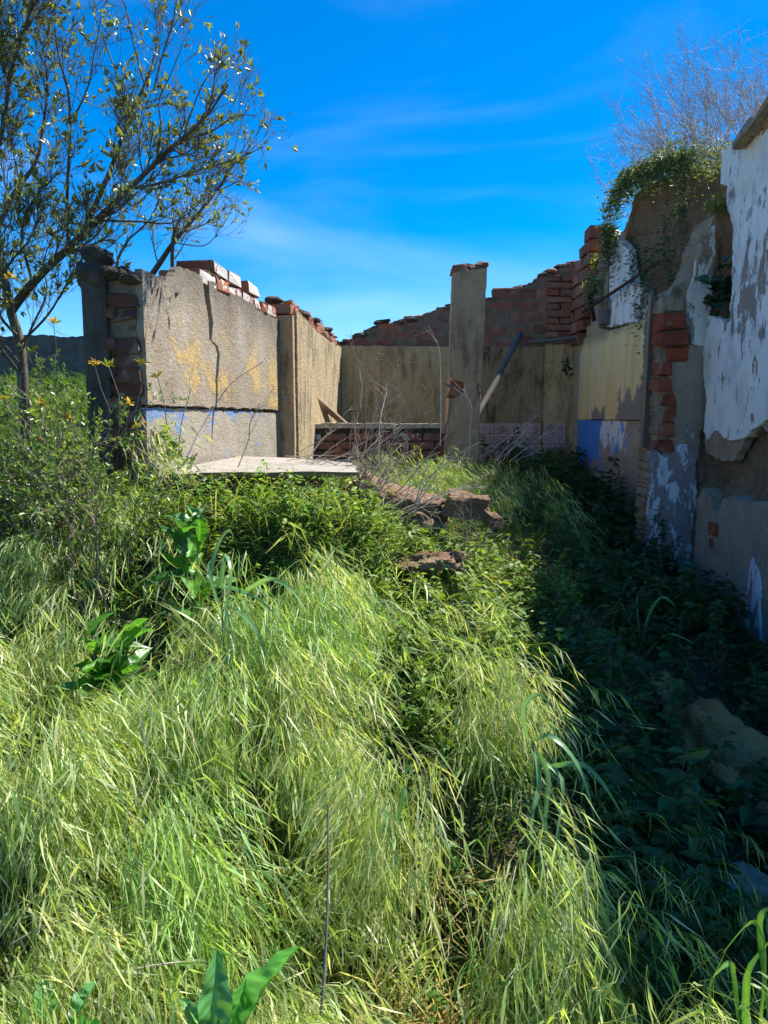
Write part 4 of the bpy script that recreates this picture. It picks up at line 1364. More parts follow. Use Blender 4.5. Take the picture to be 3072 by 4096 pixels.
# ------------------------------------------------------------------ litter on the shaded soil
sp = Soup()
N_ = 5000
lx_ = rng.uniform(.35, 2.45, N_); ly_ = rng.uniform(1.0, 5.0, N_)
pos_ = np.stack([lx_, ly_, zg(lx_, ly_) + rng.uniform(0, .02, N_)], -1)
dz_ = rdir(N_); dz_[:, 2] *= .25
leaves(sp, pos_, (.02, .07), (.05, .3), [(.30, .22, .13), (.20, .15, .09), (.12, .09, .05), (.36, .30, .2)], 1.5, dirs=dz_)
tag(obj('dead_litter', sp.mesh('dead_litter', M_LEAF)), 'dead straw and leaf litter on the shaded soil at the right', 'litter', None, 'stuff')
bm = bmesh.new()
for i in range(420):
    x_, y_ = RB0.uniform(.5, 2.45), RB0.uniform(1.1, 4.9)
    r_ = RB0.choice([.008, .012, .02, .03])
    mt = Matrix.Translation((x_, y_, float(zg(x_, y_)) + r_ * .3)) @ Matrix.Rotation(RB0.uniform(0, 6), 4, 'Z') @ Matrix.Diagonal((r_ * RB0.uniform(.8, 1.6), r_, r_ * .7, 1))
    bmesh.ops.create_icosphere(bm, subdivisions=1, radius=1, matrix=mt)
tag(obj('plaster_crumbs', from_bm('plaster_crumbs', bm), M_RUBB), 'small plaster and brick crumbs scattered on the shaded soil', 'crumbs', None, 'stuff')

# ================================================================== branching plants
class Wood:
    def __init__(s): s.v = []; s.f = []

    def tube(s, pts, r0, r1, sides=4):
        n = len(pts); b0 = len(s.v); prev = None
        for i, p in enumerate(pts):
            d = (pts[min(i + 1, n - 1)] - pts[max(i - 1, 0)])
            if d.length < 1e-6: d = Vector((0, 0, 1))
            d.normalize()
            if prev is None:
                a = d.cross(Vector((.3, .9, .2)))
                if a.length < .1: a = d.cross(Vector((1, 0, 0)))
                a.normalize()
            else:
                a = prev - d * prev.dot(d); a.normalize()
            prev = a; b = d.cross(a)
            r = r0 + (r1 - r0) * i / (n - 1)
            for k in range(sides):
                t = 2 * math.pi * k / sides
                s.v.append(tuple(p + (a * math.cos(t) + b * math.sin(t)) * r))
        for i in range(n - 1):
            for k in range(sides):
                k2 = (k + 1) % sides
                s.f.append((b0 + i * sides + k, b0 + i * sides + k2, b0 + (i + 1) * sides + k2, b0 + (i + 1) * sides + k))

    def mesh(s, name, mat_):
        me = bpy.data.meshes.new(name); me.from_pydata(s.v, [], s.f)
        me.polygons.foreach_set('use_smooth', np.ones(len(me.polygons), bool))
        me.materials.append(mat_)
        return me


RB = random.Random(21)


def rv(): return Vector((RB.gauss(0, 1), RB.gauss(0, 1), RB.gauss(0, 1)))


def walk(p, d, ln, n, wob, trop):
    pts = [p.copy()]
    d = d.normalized()
    for i in range(n):
        d = (d + rv() * wob + trop).normalized()
        p = p + d * (ln / n)
        pts.append(p.copy())
    return pts


def at_(pts, t):
    x = t * (len(pts) - 1); i = min(int(x), len(pts) - 2)
    return pts[i].lerp(pts[i + 1], x - i), (pts[i + 1] - pts[i]).normalized()


def sprout(wd, tips, pts, r, lvl, n, ln, spread=.8, trop=Vector((0, 0, .05)), t0=.2, sides=3, wob=.10):
    """side shoots along a polyline; tips collects (point, direction) for leaves"""
    for i in range(n):
        t = RB.uniform(t0, 1)
        p, d = at_(pts, t)
        dd = (d + rv() * spread * .6).normalized()
        L_ = ln * RB.uniform(.5, 1.15) * (1.15 - .45 * t)
        q = walk(p, dd, L_, 4, wob, trop)
        r0 = max(.0012, r * .5 * (1.1 - .5 * t))
        wd.tube(q, r0, max(.0008, r0 * .4), sides)
        if lvl > 0:
            sprout(wd, tips, q, r0, lvl - 1, max(2, int(n * .55)), ln * .55, spread, trop, .25, 3, wob)
        for k in (.45, .7, .9, 1.):
            tips.append(at_(q, k))


def smooth_line(pp, n):
    pp = [Vector(p) for p in pp]
    out = []
    for i in range(n):
        x = i / (n - 1) * (len(pp) - 1); k = min(int(x), len(pp) - 2); f = x - k
        p0 = pp[max(k - 1, 0)]; p1 = pp[k]; p2 = pp[k + 1]; p3 = pp[min(k + 2, len(pp) - 1)]
        out.append(.5 * ((2 * p1) + (p2 - p0) * f + (2 * p0 - 5 * p1 + 4 * p2 - p3) * f * f + (3 * p1 - p0 - 3 * p2 + p3) * f ** 3))
    return out


def leaf_soup(tips, prob, ln, wr, cols, per=(1, 3), spread=.7, upb=.3):
    pos, dr = [], []
    for p, d in tips:
        if RB.random() > prob: continue
        for k in range(RB.randint(*per)):
            pos.append(tuple(p + rv() * .003)); dr.append(tuple((d + rv() * spread * .6).normalized()))
    if not pos: pos = [(0, 0, 0)]; dr = [(0, 0, 1)]
    sp = Soup()
    leaves(sp, np.array(pos), ln, wr, cols, upb, dirs=np.array(dr), jit=.2)
    return sp


G_TREE = [(.16, .21, .06), (.21, .26, .08), (.12, .16, .05), (.26, .28, .08), (.25, .29, .17)]
G_GOLD = [(.50, .32, .03), (.42, .30, .04), (.55, .38, .06), (.38, .22, .04)]


def tree(name, label, limbs, twig_n, twig_l, lvl, leafp, group=None):
    root = empty(name, label, 'tree', (0, 0, 0), 0, group)
    tr = Wood(); tw = Wood(); tips = []
    for pp, r0, r1, tn in limbs:
        q = smooth_line([P(*a) for a in pp], 12)
        tr.tube(q, r0 * .72, r1 * .72, 7)
        sprout(tw, tips, q, (r0 + r1) * .5 * .7, lvl, tn, twig_l, .85, Vector((0, 0, .11)), .18, 4)
    obj('trunk', tr.mesh('trunk', M_BARK), None, root)
    tag(obj('branches', tw.mesh('branches', M_BARK), None, root), kind='stuff')
    sp = leaf_soup(tips, leafp, (.032, .058), (.28, .42), G_TREE)
    obj('crown', sp.mesh('crown', M_GLOSS), None, root)
    return root, tips


def L7(pts, d0, d1):
    n_ = len(pts)
    return [(*c7(*p_), d0 + (d1 - d0) * i / (n_ - 1)) for i, p_ in enumerate(pts)]


limbs = [
    (L7([(150, 2500), (130, 2150), (110, 1900), (60, 1720), (30, 1560)], 4.5, 4.5), .050, .034, 2),
    (L7([(60, 1720), (180, 1560), (330, 1420), (520, 1230), (700, 1060), (850, 910), (1000, 770), (1130, 660), (1260, 470)], 4.5, 4.3), .040, .007, 16),
    (L7([(460, 1290), (560, 1060), (640, 870), (720, 640), (800, 470), (850, 330), (870, 180)], 4.45, 4.7), .024, .005, 13),
    (L7([(380, 1380), (370, 1100), (385, 800), (380, 520), (330, 340), (300, 150)], 4.5, 4.3), .016, .004, 11),
    (L7([(30, 1560), (-20, 1300), (90, 1050), (200, 900), (240, 700), (262, 480), (250, 300)], 4.5, 4.7), .028, .005, 13),
    (L7([(-20, 1350), (-60, 1000), (20, 700), (60, 400), (140, 150), (200, -60)], 4.6, 4.2), .026, .006, 15),
    (L7([(-60, 1000), (-150, 600), (-60, 250), (20, -60)], 4.5, 4.0), .02, .006, 12),
    (L7([(700, 640), (640, 400), (540, 130), (470, -40)], 4.6, 4.7), .009, .003, 7),
    (L7([(800, 470), (740, 250), (700, 60), (650, -60)], 4.65, 4.6), .008, .003, 7),
    (L7([(870, 900), (890, 700), (880, 560), (940, 420), (1010, 250)], 4.4, 4.5), .009, .003, 7),
    (L7([(540, 1220), (760, 1225), (960, 1230), (1120, 1110)], 4.45, 4.3), .011, .003, 9),
    (L7([(700, 1050), (900, 1010), (1100, 940), (1300, 880), (1440, 820)], 4.4, 4.2), .011, .003, 10),
    (L7([(1000, 780), (1180, 720), (1300, 640), (1420, 640)], 4.35, 4.2), .008, .003, 8),
    (L7([(180, 1560), (120, 1300), (190, 1100), (330, 950)], 4.5, 4.2), .014, .004, 10),
    (L7([(330, 1420), (500, 1330), (620, 1180), (700, 1000)], 4.5, 4.2), .010, .003, 9),
    (L7([(850, 500), (900, 300), (960, 100), (980, -40)], 4.6, 4.5), .008, .003, 8),
    (L7([(1010, 770), (1080, 560), (1150, 420), (1200, 380)], 4.4, 4.5), .007, .003, 7),
    (L7([(380, 700), (480, 500), (520, 300), (560, 100)], 4.5, 4.4), .008, .003, 8),
    (L7([(110, 1900), (250, 1760), (330, 1640), (400, 1520), (470, 1480)], 4.4, 4.1), .012, .003, 10),
    (L7([(60, 1720), (-20, 1600), (60, 1450), (160, 1330), (220, 1200)], 4.5, 4.2), .014, .004, 12),
    (L7([(90, 1850), (0, 1750), (-60, 1600), (-40, 1400), (40, 1250)], 4.4, 4.1), .014, .004, 12),
    (L7([(120, 1950), (180, 1800), (260, 1620), (240, 1450), (300, 1300)], 4.45, 4.6), .012, .003, 11),
    (L7([(100, 2000), (20, 1900), (-40, 1820), (30, 1700)], 4.4, 4.1), .010, .003, 9),
]
limbs = [(a, b, c, int(t * 1.35)) for a, b, c, t in limbs]
tree('olive_tree', 'large sparse-leaved tree with grey limbs spreading over the left wall', limbs, 12, .31, 2, .06)
limbs = [
    (L7([(560, 2000), (720, 1700), (880, 1460), (960, 1340), (1070, 1210), (1180, 1080), (1300, 900)], 5.6, 5.3), .040, .006, 14),
    (L7([(960, 1700), (955, 1340), (1000, 1200)], 5.5, 5.4), .026, .012, 4),
    (L7([(640, 1800), (640, 1500), (700, 1340), (840, 1200), (900, 1000)], 5.7, 5.4), .018, .004, 11),
    (L7([(960, 1340), (1120, 1360), (1200, 1300)], 5.4, 5.2), .008, .003, 7),
]
tree('olive_tree', 'smaller tree with a stub trunk rising right behind the cracked wall', limbs, 10, .30, 2, .08)

# shrub in front of the wall end
root = empty('privet_shrub', 'tangled small-leaved shrub with yellow shoot tips in front of the wall end', 'shrub', tuple(P(85, 520, 3.35)))
wd = Wood(); tips = []
inv = Matrix.Translation(-Vector(root.location))
for i in range(36):
    u = RB.uniform(-30, 112)
    b = P(u, 515, RB.uniform(3.05, 3.6)); b.z = float(zg(b.x, b.y)) - .02
    d = Vector((RB.gauss(.04, .24), RB.gauss(-.03, .15), 1))
    ln = RB.uniform(.45, 1.0) if u > 80 else RB.uniform(.55, 1.15)
    q = walk(b, d, ln, 8, .10, Vector((.01, 0, .02)))
    q = [inv @ x for x in q]
    wd.tube(q, .006, .002, 4)
    sprout(wd, tips, q, .005, 1, 8, .34, 1.1, Vector((.02, 0, .0)), .15, 3, .12)
obj('stems', wd.mesh('stems', M_TWIG), None, root)
sp = leaf_soup(tips, .85, (.016, .034), (.35, .55), [(.12, .21, .045), (.17, .27, .06), (.24, .31, .09), (.09, .15, .04)], (1, 4), 1.2)
obj('foliage', sp.mesh('foliage', M_GLOSS), None, root)
for (x, y, dd) in ((70, 470, 3.2), (190, 915, 3.2), (570, 990, 3.25), (655, 1000, 3.25), (860, 990, 3.3), (780, 1230, 3.25), (940, 1690, 3.2), (240, 1450, 3.2), (20, 1200, 3.1), (240, 1240, 3.2), (950, 1065, 3.3), (830, 1370, 3.3), (420, 1320, 3.2), (320, 740, 3.25)):
    c = inv @ P(*c1(x, y), dd)
    k = 13
    az = rng.uniform(0, 6.28, k); el = rng.uniform(-.2, 1.2, k)
    d = np.stack([np.cos(az) * np.cos(el), np.sin(az) * np.cos(el), np.sin(el)], -1)
    sp = Soup()
    leaves(sp, np.repeat(np.array(c)[None], k, 0), (.026, .045), (.26, .36), G_GOLD + ([(.20, .26, .04)] * 4 if (x + y) % 3 else []), .6, dirs=d)
    ro = obj('leaf_rosette', sp.mesh('leaf_rosette', M_GLOSS), None, root)
    ws_ = Wood(); e = Vector(c) + Vector((RB.uniform(-.08, .08), RB.uniform(0, .1), -.22))
    ws_.tube([Vector(c), Vector(c).lerp(e, .5) + rv() * .01, e], .002, .003, 4)
    obj('twig', ws_.mesh('twig', M_TWIG), None, ro)

# ------------------------------------------------------------------ dry brush
def brush(name, label, bases, n_, ln, d0, r, curve, mat_=M_DRY, sub=4, cat='dry brush', group=None, subl=.5, spr=.8, wob=.09):
    root_p = P(*bases[0])
    wd = Wood(); tips = []
    for i in range(n_):
        b = P(*RB.choice(bases)) + Vector((RB.uniform(-.1, .1), RB.uniform(-.12, .12), RB.uniform(-.04, .04)))
        d = Vector(d0) + rv() * .32
        L_ = ln * RB.uniform(.45, 1.15)
        q = walk(b - root_p, d, L_, 8, wob, Vector(curve))
        wd.tube(q, r * RB.uniform(.7, 1.2), r * .35, 5)
        sprout(wd, tips, q, r * .9, 1, sub, ln * subl * .5, spr, Vector((0, 0, .02)), .3, 3, .12)
    o = obj(name, wd.mesh(name, mat_)); o.location = root_p
    return tag(o, label, cat, group, 'thing')


brush('dry_brush', 'heap of pale dead stems arching over the mortar lump', [(352, 508, 4.25), (372, 512, 4.2), (340, 500, 4.4), (400, 515, 4.2)], 38, .62, (.75, 0, .8), .0045, (.01, 0, -.03), sub=2)
brush('dry_brush', 'dark thin dead stems standing in front of the low wall', [(360, 470, 4.9), (395, 470, 5.2)], 14, .75, (.15, 0, 1.), .0035, (.0, 0, .03), M_TWIG, sub=3)
brush('dry_brush', 'pale fallen twigs lying along the concrete slab edge', [(300, 462, 4.5), (330, 470, 4.3)], 16, .6, (.9, -.1, .22), .003, (0, 0, -.015), sub=2)
brush('dry_brush', 'tuft of bleached dry stalks right of the pillar foot', [(498, 455, 6.4), (505, 462, 6.3)], 8, .55, (.8, 0, .75), .004, (.0, 0, -.01), M_DRYBLUE, sub=6, spr=1.1)
brush('dry_brush', 'low bare twigs sprouting beside the squared masonry block', [(470, 555, 3.7), (450, 560, 3.7)], 8, .42, (.1, 0, .9), .0025, (0, 0, .0), M_TWIG, sub=5, spr=1.2)


def stalk(pts, r, label, mat_=M_DRY, fork=0, name='dry_stalk'):
    pp = [P(*a) for a in pts]
    q = smooth_line([p_ - pp[0] for p_ in pp], 12)
    wd = Wood(); tips = []
    wd.tube(q, r, r * .5, 6)
    if fork: sprout(wd, tips, q, r * .7, 0, fork, .22, .9, Vector((0, 0, .04)), .4, 4)
    o = obj(name, wd.mesh(name, mat_)); o.location = pp[0]
    return tag(o, label, 'stalk', None, 'thing')


stalk([(319, 1040, 1.25), (325, 960, 1.3), (328, 880, 1.36), (328, 805, 1.42)], .0038, 'upright brown dry stalk in the lower middle foreground grass', M_TWIG)
stalk([(497, 1000, 1.45), (530, 970, 1.5), (578, 925, 1.55)], .002, 'thin straw-coloured stem slanting up at the lower right')
stalk([(0, 775, 2.0), (30, 752, 2.0), (75, 720, 2.1), (120, 700, 2.2)], .0022, 'thin grey stem lying across the grass at the left edge')
stalk([(10, 945, 1.45), (60, 920, 1.45), (140, 905, 1.5), (230, 893, 1.55)], .0026, 'long pale stem lying across the lower left foreground grass')
stalk([(100, 985, 1.3), (140, 968, 1.3), (200, 960, 1.33)], .0026, 'short pale bent stem lying in the bottom left grass')
stalk([(*c2(350, 1470), 3.75), (*c2(375, 1150), 3.8), (*c2(430, 950), 3.8), (*c2(428, 815), 3.85)], .004, 'grey dry stalk standing upright before the left half of the cracked wall', M_DRYBLUE, 4)
stalk([(*c2(372, 1470), 3.8), (*c2(480, 1230), 3.9), (*c2(600, 1030), 4.0), (*c2(720, 870), 4.05), (*c2(915, 745), 4.1)], .0045, 'long grey stalk slanting to the right across the crack in the wall', M_DRYBLUE, 4)
stalk([(*c2(750, 1440), 3.9), (*c2(820, 1260), 4.0), (*c2(830, 1150), 4.0), (*c2(895, 1015), 4.05)], .004, 'dark stalk standing before the right half of the cracked wall', M_TWIG, 5)
stalk([(*c3(640, 830), 5.2), (*c3(600, 880), 5.2), (*c3(560, 1000), 5.1), (*c3(530, 1150), 5.0), (*c3(520, 1400), 4.9)][::-1], .0045, 'bleached bent stalk rising above the low wall', M_DRYBLUE, 4)
stalk([(*c3(400, 1050), 5.0), (*c3(410, 900), 5.0), (*c3(395, 770), 5.0), (*c3(455, 695), 5.0)], .0035, 'slim grey stalk left of the bleached bent one above the low wall', M_DRYBLUE, 3)
stalk([(*c3(930, 1300), 5.6), (*c3(935, 1000), 5.7), (*c3(930, 750), 5.8), (*c3(920, 640), 5.8), (*c3(850, 500), 5.8)], .003, 'tall thin stalk just left of the pillar', M_DRYBLUE, 5)
stalk([(*c3(1120, 1400), 5.8), (*c3(1130, 1150), 5.8), (*c3(1140, 1050), 5.8), (*c3(1080, 920), 5.8)], .0035, 'forked pale stalk in front of the pillar', M_DRYBLUE, 6)
stalk([(480, 660, 3.2), (472, 610, 3.3), (462, 560, 3.4), (455, 520, 3.5)], .003, 'dark bare stem growing between weeds in the middle', M_TWIG, 3)

# ------------------------------------------------------------------ plants on the right wall
def rw(s_, y_, z_): return RWP.m @ Vector((s_, y_, z_))


root = empty('wall_weeds', 'green weeds hanging over the broken top of the right wall', 'weeds', tuple(rw(2.4, .2, 3.8)))
inv = Matrix.Translation(-Vector(root.location))
sp = Soup(); pos = []
for i in range(9000):
    s_ = RB.uniform(1.4, 3.9)
    zt = float(np.interp(s_, topx, topz))
    bulge = .46 * math.sin(math.pi * min(1, max(0, (s_ - 1.35) / 2.6))) ** .7 * (.75 + .5 * mnoise.noise((s_ * 3.1, 0, 7)))
    y_ = RB.uniform(-.14, .5)
    z_ = zt + RB.uniform(-.1, 1) * bulge * (1 - .5 * abs(y_ - .15) / .4)
    if y_ < .0: z_ -= RB.random() ** 2 * .3 * (.4 + mnoise.noise((s_ * 4, 3, 1)))
    pos.append(tuple(inv @ rw(s_, y_, z_)))
leaves(sp, np.array(pos), (.014, .042), (.25, .45), [(.11, .16, .07), (.16, .20, .10), (.08, .12, .05), (.22, .24, .07), (.20, .24, .15)], .4)
obj('foliage', sp.mesh('foliage', M_LEAF), None, root)
sp = Soup(); pos = []
for i in range(5200):
    s_ = RB.uniform(1.4, 3.5); k_ = .10 + .20 * abs(mnoise.noise((s_ * 2.6, 4, 2))) + .12 * (s_ < 1.75)
    pos.append(tuple(inv @ rw(s_, -.05 - abs(RB.gauss(0, .07)), float(np.interp(s_, topx, topz)) + .12 - abs(RB.gauss(0, 1)) * k_)))
for i in range(1300):
    s_ = 1.42 + abs(RB.gauss(0, .16)); z_ = 3.72 - abs(RB.gauss(0, .22)) - .5 * abs(s_ - 1.45)
    pos.append(tuple(inv @ rw(s_, -.06 - abs(RB.gauss(0, .05)), z_)))
for cx_, cz_, k in ((2.25, 3.2, 160), (2.6, 3.0, 200), (3.0, 3.15, 220), (2.75, 2.75, 160), (3.25, 2.8, 200), (2.05, 2.95, 60), (2.5, 2.62, 180), (3.35, 3.35, 260)):
    for i in range(k): pos.append(tuple(inv @ rw(cx_ + RB.gauss(0, .09), -.04 - abs(RB.gauss(0, .04)), cz_ + RB.gauss(0, .13))))
leaves(sp, np.array(pos), (.02, .05), (.3, .5), [(.07, .12, .055), (.10, .15, .08), (.05, .085, .04), (.14, .18, .10)], .5)
obj('hanging_foliage', sp.mesh('hanging_foliage', M_LEAF), None, root)

root = empty('dry_bush', 'leafless pale dry bush spreading above the weeds on the right wall', 'bush', tuple(rw(2.8, .2, 3.9)))
inv = Matrix.Translation(-Vector(root.location))
wd = Wood(); tips = []
for i in range(85):
    s_ = RB.uniform(1.4, 4.4)
    b = rw(s_, RB.uniform(.0, .4), float(np.interp(s_, topx, topz)) + .05)
    up = RB.uniform(.35, .85) * float(np.interp(s_, [1.5, 2.2, 3.2, 4.3], [.7, .9, 1.1, .85]))
    d = Vector((RB.gauss(-.25, .35), RB.gauss(.35 if s_ < 2.2 else 0, .4), .9))
    q = walk(inv @ b, d, up, 6, .12, Vector((0, 0, .02)))
    wd.tube(q, .0045, .002, 4)
    sprout(wd, tips, q, .0045, 1, 9, up * .5, 1.05, Vector((-.01, 0, .05)), .25, 3, .16)
obj('twigs', wd.mesh('twigs', M_DRYBLUE), None, root)


def herb(name, label, c, rad, n_, ln, cols, mat_=M_LEAF, wr=(.35, .55), sq=(1, 1, 1), tv=LENS_V, tt=LENS_T, ub=.5):
    o_ = Vector(c)
    r_ = rdir(n_) * (rng.random((n_, 1)) ** .5) * rad * np.array(sq)
    sp = Soup()
    leaves(sp, r_, ln, wr, cols, ub, tv, tt)
    root_ = empty(name, label, 'plant', tuple(o_))
    tag(obj('foliage', sp.mesh('foliage', mat_), None, root_), kind='stuff')
    wd_ = Wood()
    for k_ in range(max(4, n_ // 12)):
        e_ = Vector(r_[k_]); wd_.tube([Vector((0, .03, -rad * sq[2] * .5)), e_ * .5 + rv() * .004, e_], .002, .0012, 4)
    obj('stems', wd_.mesh('stems', M_TWIG), None, root_)
    return root_


herb('wall_herb', 'pale grey-green herb growing out of the far brick corner', P(593, 288, 8.45), .16, 420, (.03, .055), [(.22, .28, .15), (.15, .22, .09), (.30, .34, .20)], sq=(.8, .5, 1.5))
herb('wall_herb', 'yellowish sprig above the grey-green herb on the brick corner', P(596, 262, 8.5), .09, 90, (.03, .05), [(.28, .30, .04), (.16, .22, .04)], sq=(.8, .5, 1.2))
herb('wall_herb', 'bright green tuft in the hollow beside the large white plaster sheet', P(718, 206, 5.75), .10, 200, (.025, .05), [(.20, .27, .09), (.28, .34, .10), (.14, .2, .06)], sq=(1.3, .6, .8))
herb('ivy_cluster', 'dark ivy leaves hanging in the hollow beside the large white plaster sheet', P(722, 287, 5.55), .12, 60, (.06, .10), [(.03, .065, .03), (.04, .08, .035)], M_GLOSS, (.7, .9), (.9, .4, 1.9), NET_V, NET_T)
herb('ivy_cluster', 'small dark ivy patch on the far corner plaster', P(567, 368, 9.3), .09, 60, (.03, .055), [(.04, .07, .03), (.03, .055, .025)], M_LEAF, (.6, .8), (.7, .5, 1.5))
herb('wall_herb', 'little green plant growing at the low wall behind the sunlit beam', P(309, 416, 7.5), .08, 80, (.02, .045), G_WEED, sq=(1, .6, .9))
herb('wall_herb', 'tiny green sprig on top of the rear left wall', P(321, 326, 8.4), .06, 50, (.02, .04), [(.16, .22, .03), (.22, .26, .04)], sq=(.7, .5, 1.2))
herb('wall_herb', 'tiny green sprig among the rubble above the pilaster', P(288, 305, 6.75), .04, 40, (.015, .03), [(.16, .22, .03), (.22, .26, .04)])
herb('wall_herb', 'leafy weed growing at the foot of the cracked wall by the slab', P(168, 447, 4.0), .11, 240, (.02, .045), G_WEED + [(.22, .28, .04)], sq=(1, .6, 1.5))

# ------------------------------------------------------------------ docks and reeds
def dock_leaf_mesh(ln, wd_, seed, droop=.5, bright=1.):
    r = random.Random(seed)
    nx_, ny_ = 8, 30
    vs, cols_ = [], []
    a = r.uniform(0, 6)
    base = np.array(r.choice([(.07, .22, .03), (.10, .28, .035), (.06, .17, .045)])) * bright
    for j in range(ny_ + 1):
        t = j / ny_
        w = wd_ * (.16 if t < .06 else (math.sin(math.pi * (t * .93 + .05)) ** .7) * (1.08 - .35 * t)) * (0.02 if j == ny_ else 1)
        for i in range(nx_ + 1):
            x_ = (i / nx_ - .5)
            e = abs(x_) * 2
            yy = ln * t
            zz_ = -droop * ln * t * t * .6 + .12 * ln * t + e * w * .35 + math.sin(t * 17 + a + x_ * 5) * .10 * w * e + .05 * w * math.sin(t * 40) * (1 - e) * e * 2
            if i == nx_ // 2: zz_ -= .012 * ln
            vs.append((x_ * w * (1 + .08 * math.sin(t * 21 + a)), yy, zz_))
            cols_.append(base * (1.5 if i == nx_ // 2 else 1. + .22 * math.sin((t - .35 * e) * 55)) * r.uniform(.85, 1.12))
    fs = []
    for j in range(ny_):
        for i in range(nx_):
            k = j * (nx_ + 1) + i
            fs.append((k, k + 1, k + nx_ + 2, k + nx_ + 1))
    me = bpy.data.meshes.new('leaf'); me.from_pydata(vs, [], fs)
    me.polygons.foreach_set('use_smooth', np.ones(len(me.polygons), bool))
    at2 = me.attributes.new('col', 'FLOAT_COLOR', 'POINT')
    at2.data.foreach_set('color', np.concatenate([np.array(cols_), np.ones((len(cols_), 1))], 1).astype(np.float32).ravel())
    me.materials.append(M_GLOSS)
    return me


def dock(label, base, hgt, n_, ln, seed, stems=1, tip=True):
    root = empty('dock_plant', label, 'plant', tuple(base))
    r = random.Random(seed)
    for st_ in range(stems):
        ox, oy = r.uniform(-.06, .06) * (stems > 1), r.uniform(-.05, .05) * (stems > 1)
        lean = Vector((r.uniform(-.15, .15), r.uniform(-.1, .1), 1))
        wd = Wood(); q = [Vector((ox, oy, 0)) + lean * hgt * k / 5 for k in range(6)]
        wd.tube(q, .006, .003, 6)
        obj('stem', wd.mesh('stem', M_TWIG), None, root)
        for i in range(n_):
            t = r.uniform(.1, 1.)
            L_ = ln * (1.15 - .6 * t) * r.uniform(.75, 1.15)
            o = obj('leaf', dock_leaf_mesh(L_, L_ * r.uniform(.34, .46), r.randrange(999), r.uniform(.4, 1.1)), None, root)
            o.location = Vector((ox, oy, 0)) + lean * hgt * t
            o.rotation_euler = (r.uniform(.05, .8) + (.5 * t), r.uniform(-.35, .35), r.uniform(0, 6.28))
    return root


def gp(u, v, d):
    p_ = P(u, v, d); return Vector((p_.x, p_.y, float(zg(p_.x, p_.y))))


dock('large dark-leaved dock plant in the left foreground grass', gp(105, 640, 2.45), .50, 13, .25, 3, 2)
dock('bright green dock plant growing in front of the wall end', gp(185, 575, 2.95), .46, 14, .22, 5, 2)
dock('low dock plant with a few big leaves at the left, behind the grass', gp(28, 560, 3.0), .2, 6, .15, 8)
bl2 = empty('dock_plant', 'two large dock leaves poking up at the bottom edge of the picture', 'plant', tuple(gp(235, 1060, 1.1)))
for i, (u, v, rx, ry, rz, ln) in enumerate(((212, 1046, 1.35, .1, .25, .15), (238, 1040, .85, -.25, -1.0, .17), (225, 1050, 1.2, .2, -.2, .11), (214, 1050, 1.0, -.2, .9, .1))):
    o = obj('leaf', dock_leaf_mesh(ln, ln * .42, 40 + i, .5, 1.7), None, bl2)  # leaf colour raised to stand in for sun shining through
    o.location = P(u, v, 1.12) - Vector(bl2.location); o.rotation_euler = (rx, ry, rz)
bl2 = empty('dock_plant', 'small round-leaved plant at the bottom left corner', 'plant', tuple(gp(60, 1030, 1.2)))
for i, (u, v, rx, ry, rz, ln) in enumerate(((45, 1020, .8, .1, .6, .07), (75, 1022, .7, -.25, -.5, .075), (62, 1030, .3, .2, -1.6, .06), (85, 1030, .4, .2, -1.9, .05))):
    o = obj('leaf', dock_leaf_mesh(ln, ln * .6, 60 + i, .5, 1.6), None, bl2)
    o.location = P(u, v, 1.2) - Vector(bl2.location); o.rotation_euler = (rx, ry, rz)


def reed(label, base, lvs, w=.011, cols=((.11, .24, .10), (.16, .30, .12))):
    b = gp(*base)
    root = empty('broad_grass', label, 'plant', tuple(b))
    wd = Wood(); mid_ = P(*lvs[0][0]) - b
    wd.tube([Vector((0, 0, -.02)), mid_ * .5 + Vector((.005, 0, 0)), mid_], .004, .003, 6)
    me_ = wd.mesh('stem', M_GLOSS)
    a2 = me_.attributes.new('col', 'FLOAT_COLOR', 'POINT'); a2.data.foreach_set('color', np.tile(np.array([.07, .15, .05, 1], np.float32), len(me_.vertices)))
    obj('stem', me_, None, root)
    for i, lf in enumerate(lvs):
        pts = smooth_line([P(*a) - b for a in lf], 14)
        vs, cs = [], []
        c_ = np.array(cols[i % len(cols)])
        for k, p_ in enumerate(pts):
            t = k / 13
            d = (pts[min(k + 1, 13)] - pts[max(k - 1, 0)]).normalized()
            tw_ = 1.6 * math.sin(i * 2.1 + t * 2.2)
            sd = d.cross(Vector((math.sin(tw_) * .8, -1, .35 + .5 * math.cos(tw_ * 1.3)))).normalized()
            nn = sd.cross(d).normalized()
            ww = w * .8 * (.5 + .6 * min(1, t * 3)) * (1 - t ** 1.8) * (1 + .12 * math.sin(k * 2 + i)) + .0005
            for m_ in (-1, 0, 1):
                vs.append(tuple(p_ + sd * ww * m_ + nn * (ww * .22 * abs(m_))))
                cs.append(c_ * (1.45 if m_ == 0 else 1. + .15 * math.sin(k * 3.1 + m_)) * (np.array([1.5, 1.15, .8]) if t > .9 else 1.))
        fs = []
        for k in range(13):
            for m_ in range(2):
                q_ = k * 3 + m_; fs.append((q_, q_ + 1, q_ + 4, q_ + 3))
        me_ = bpy.data.meshes.new('leaf_blade'); me_.from_pydata(vs, [], fs)
        me_.polygons.foreach_set('use_smooth', np.ones(len(me_.polygons), bool))
        a2 = me_.attributes.new('col', 'FLOAT_COLOR', 'POINT')
        a2.data.foreach_set('color', np.concatenate([np.array(cs), np.ones((len(cs), 1))], 1).astype(np.float32).ravel())
        me_.materials.append(M_GLOSS)
        obj('leaf_blade', me_, None, root)
    return root


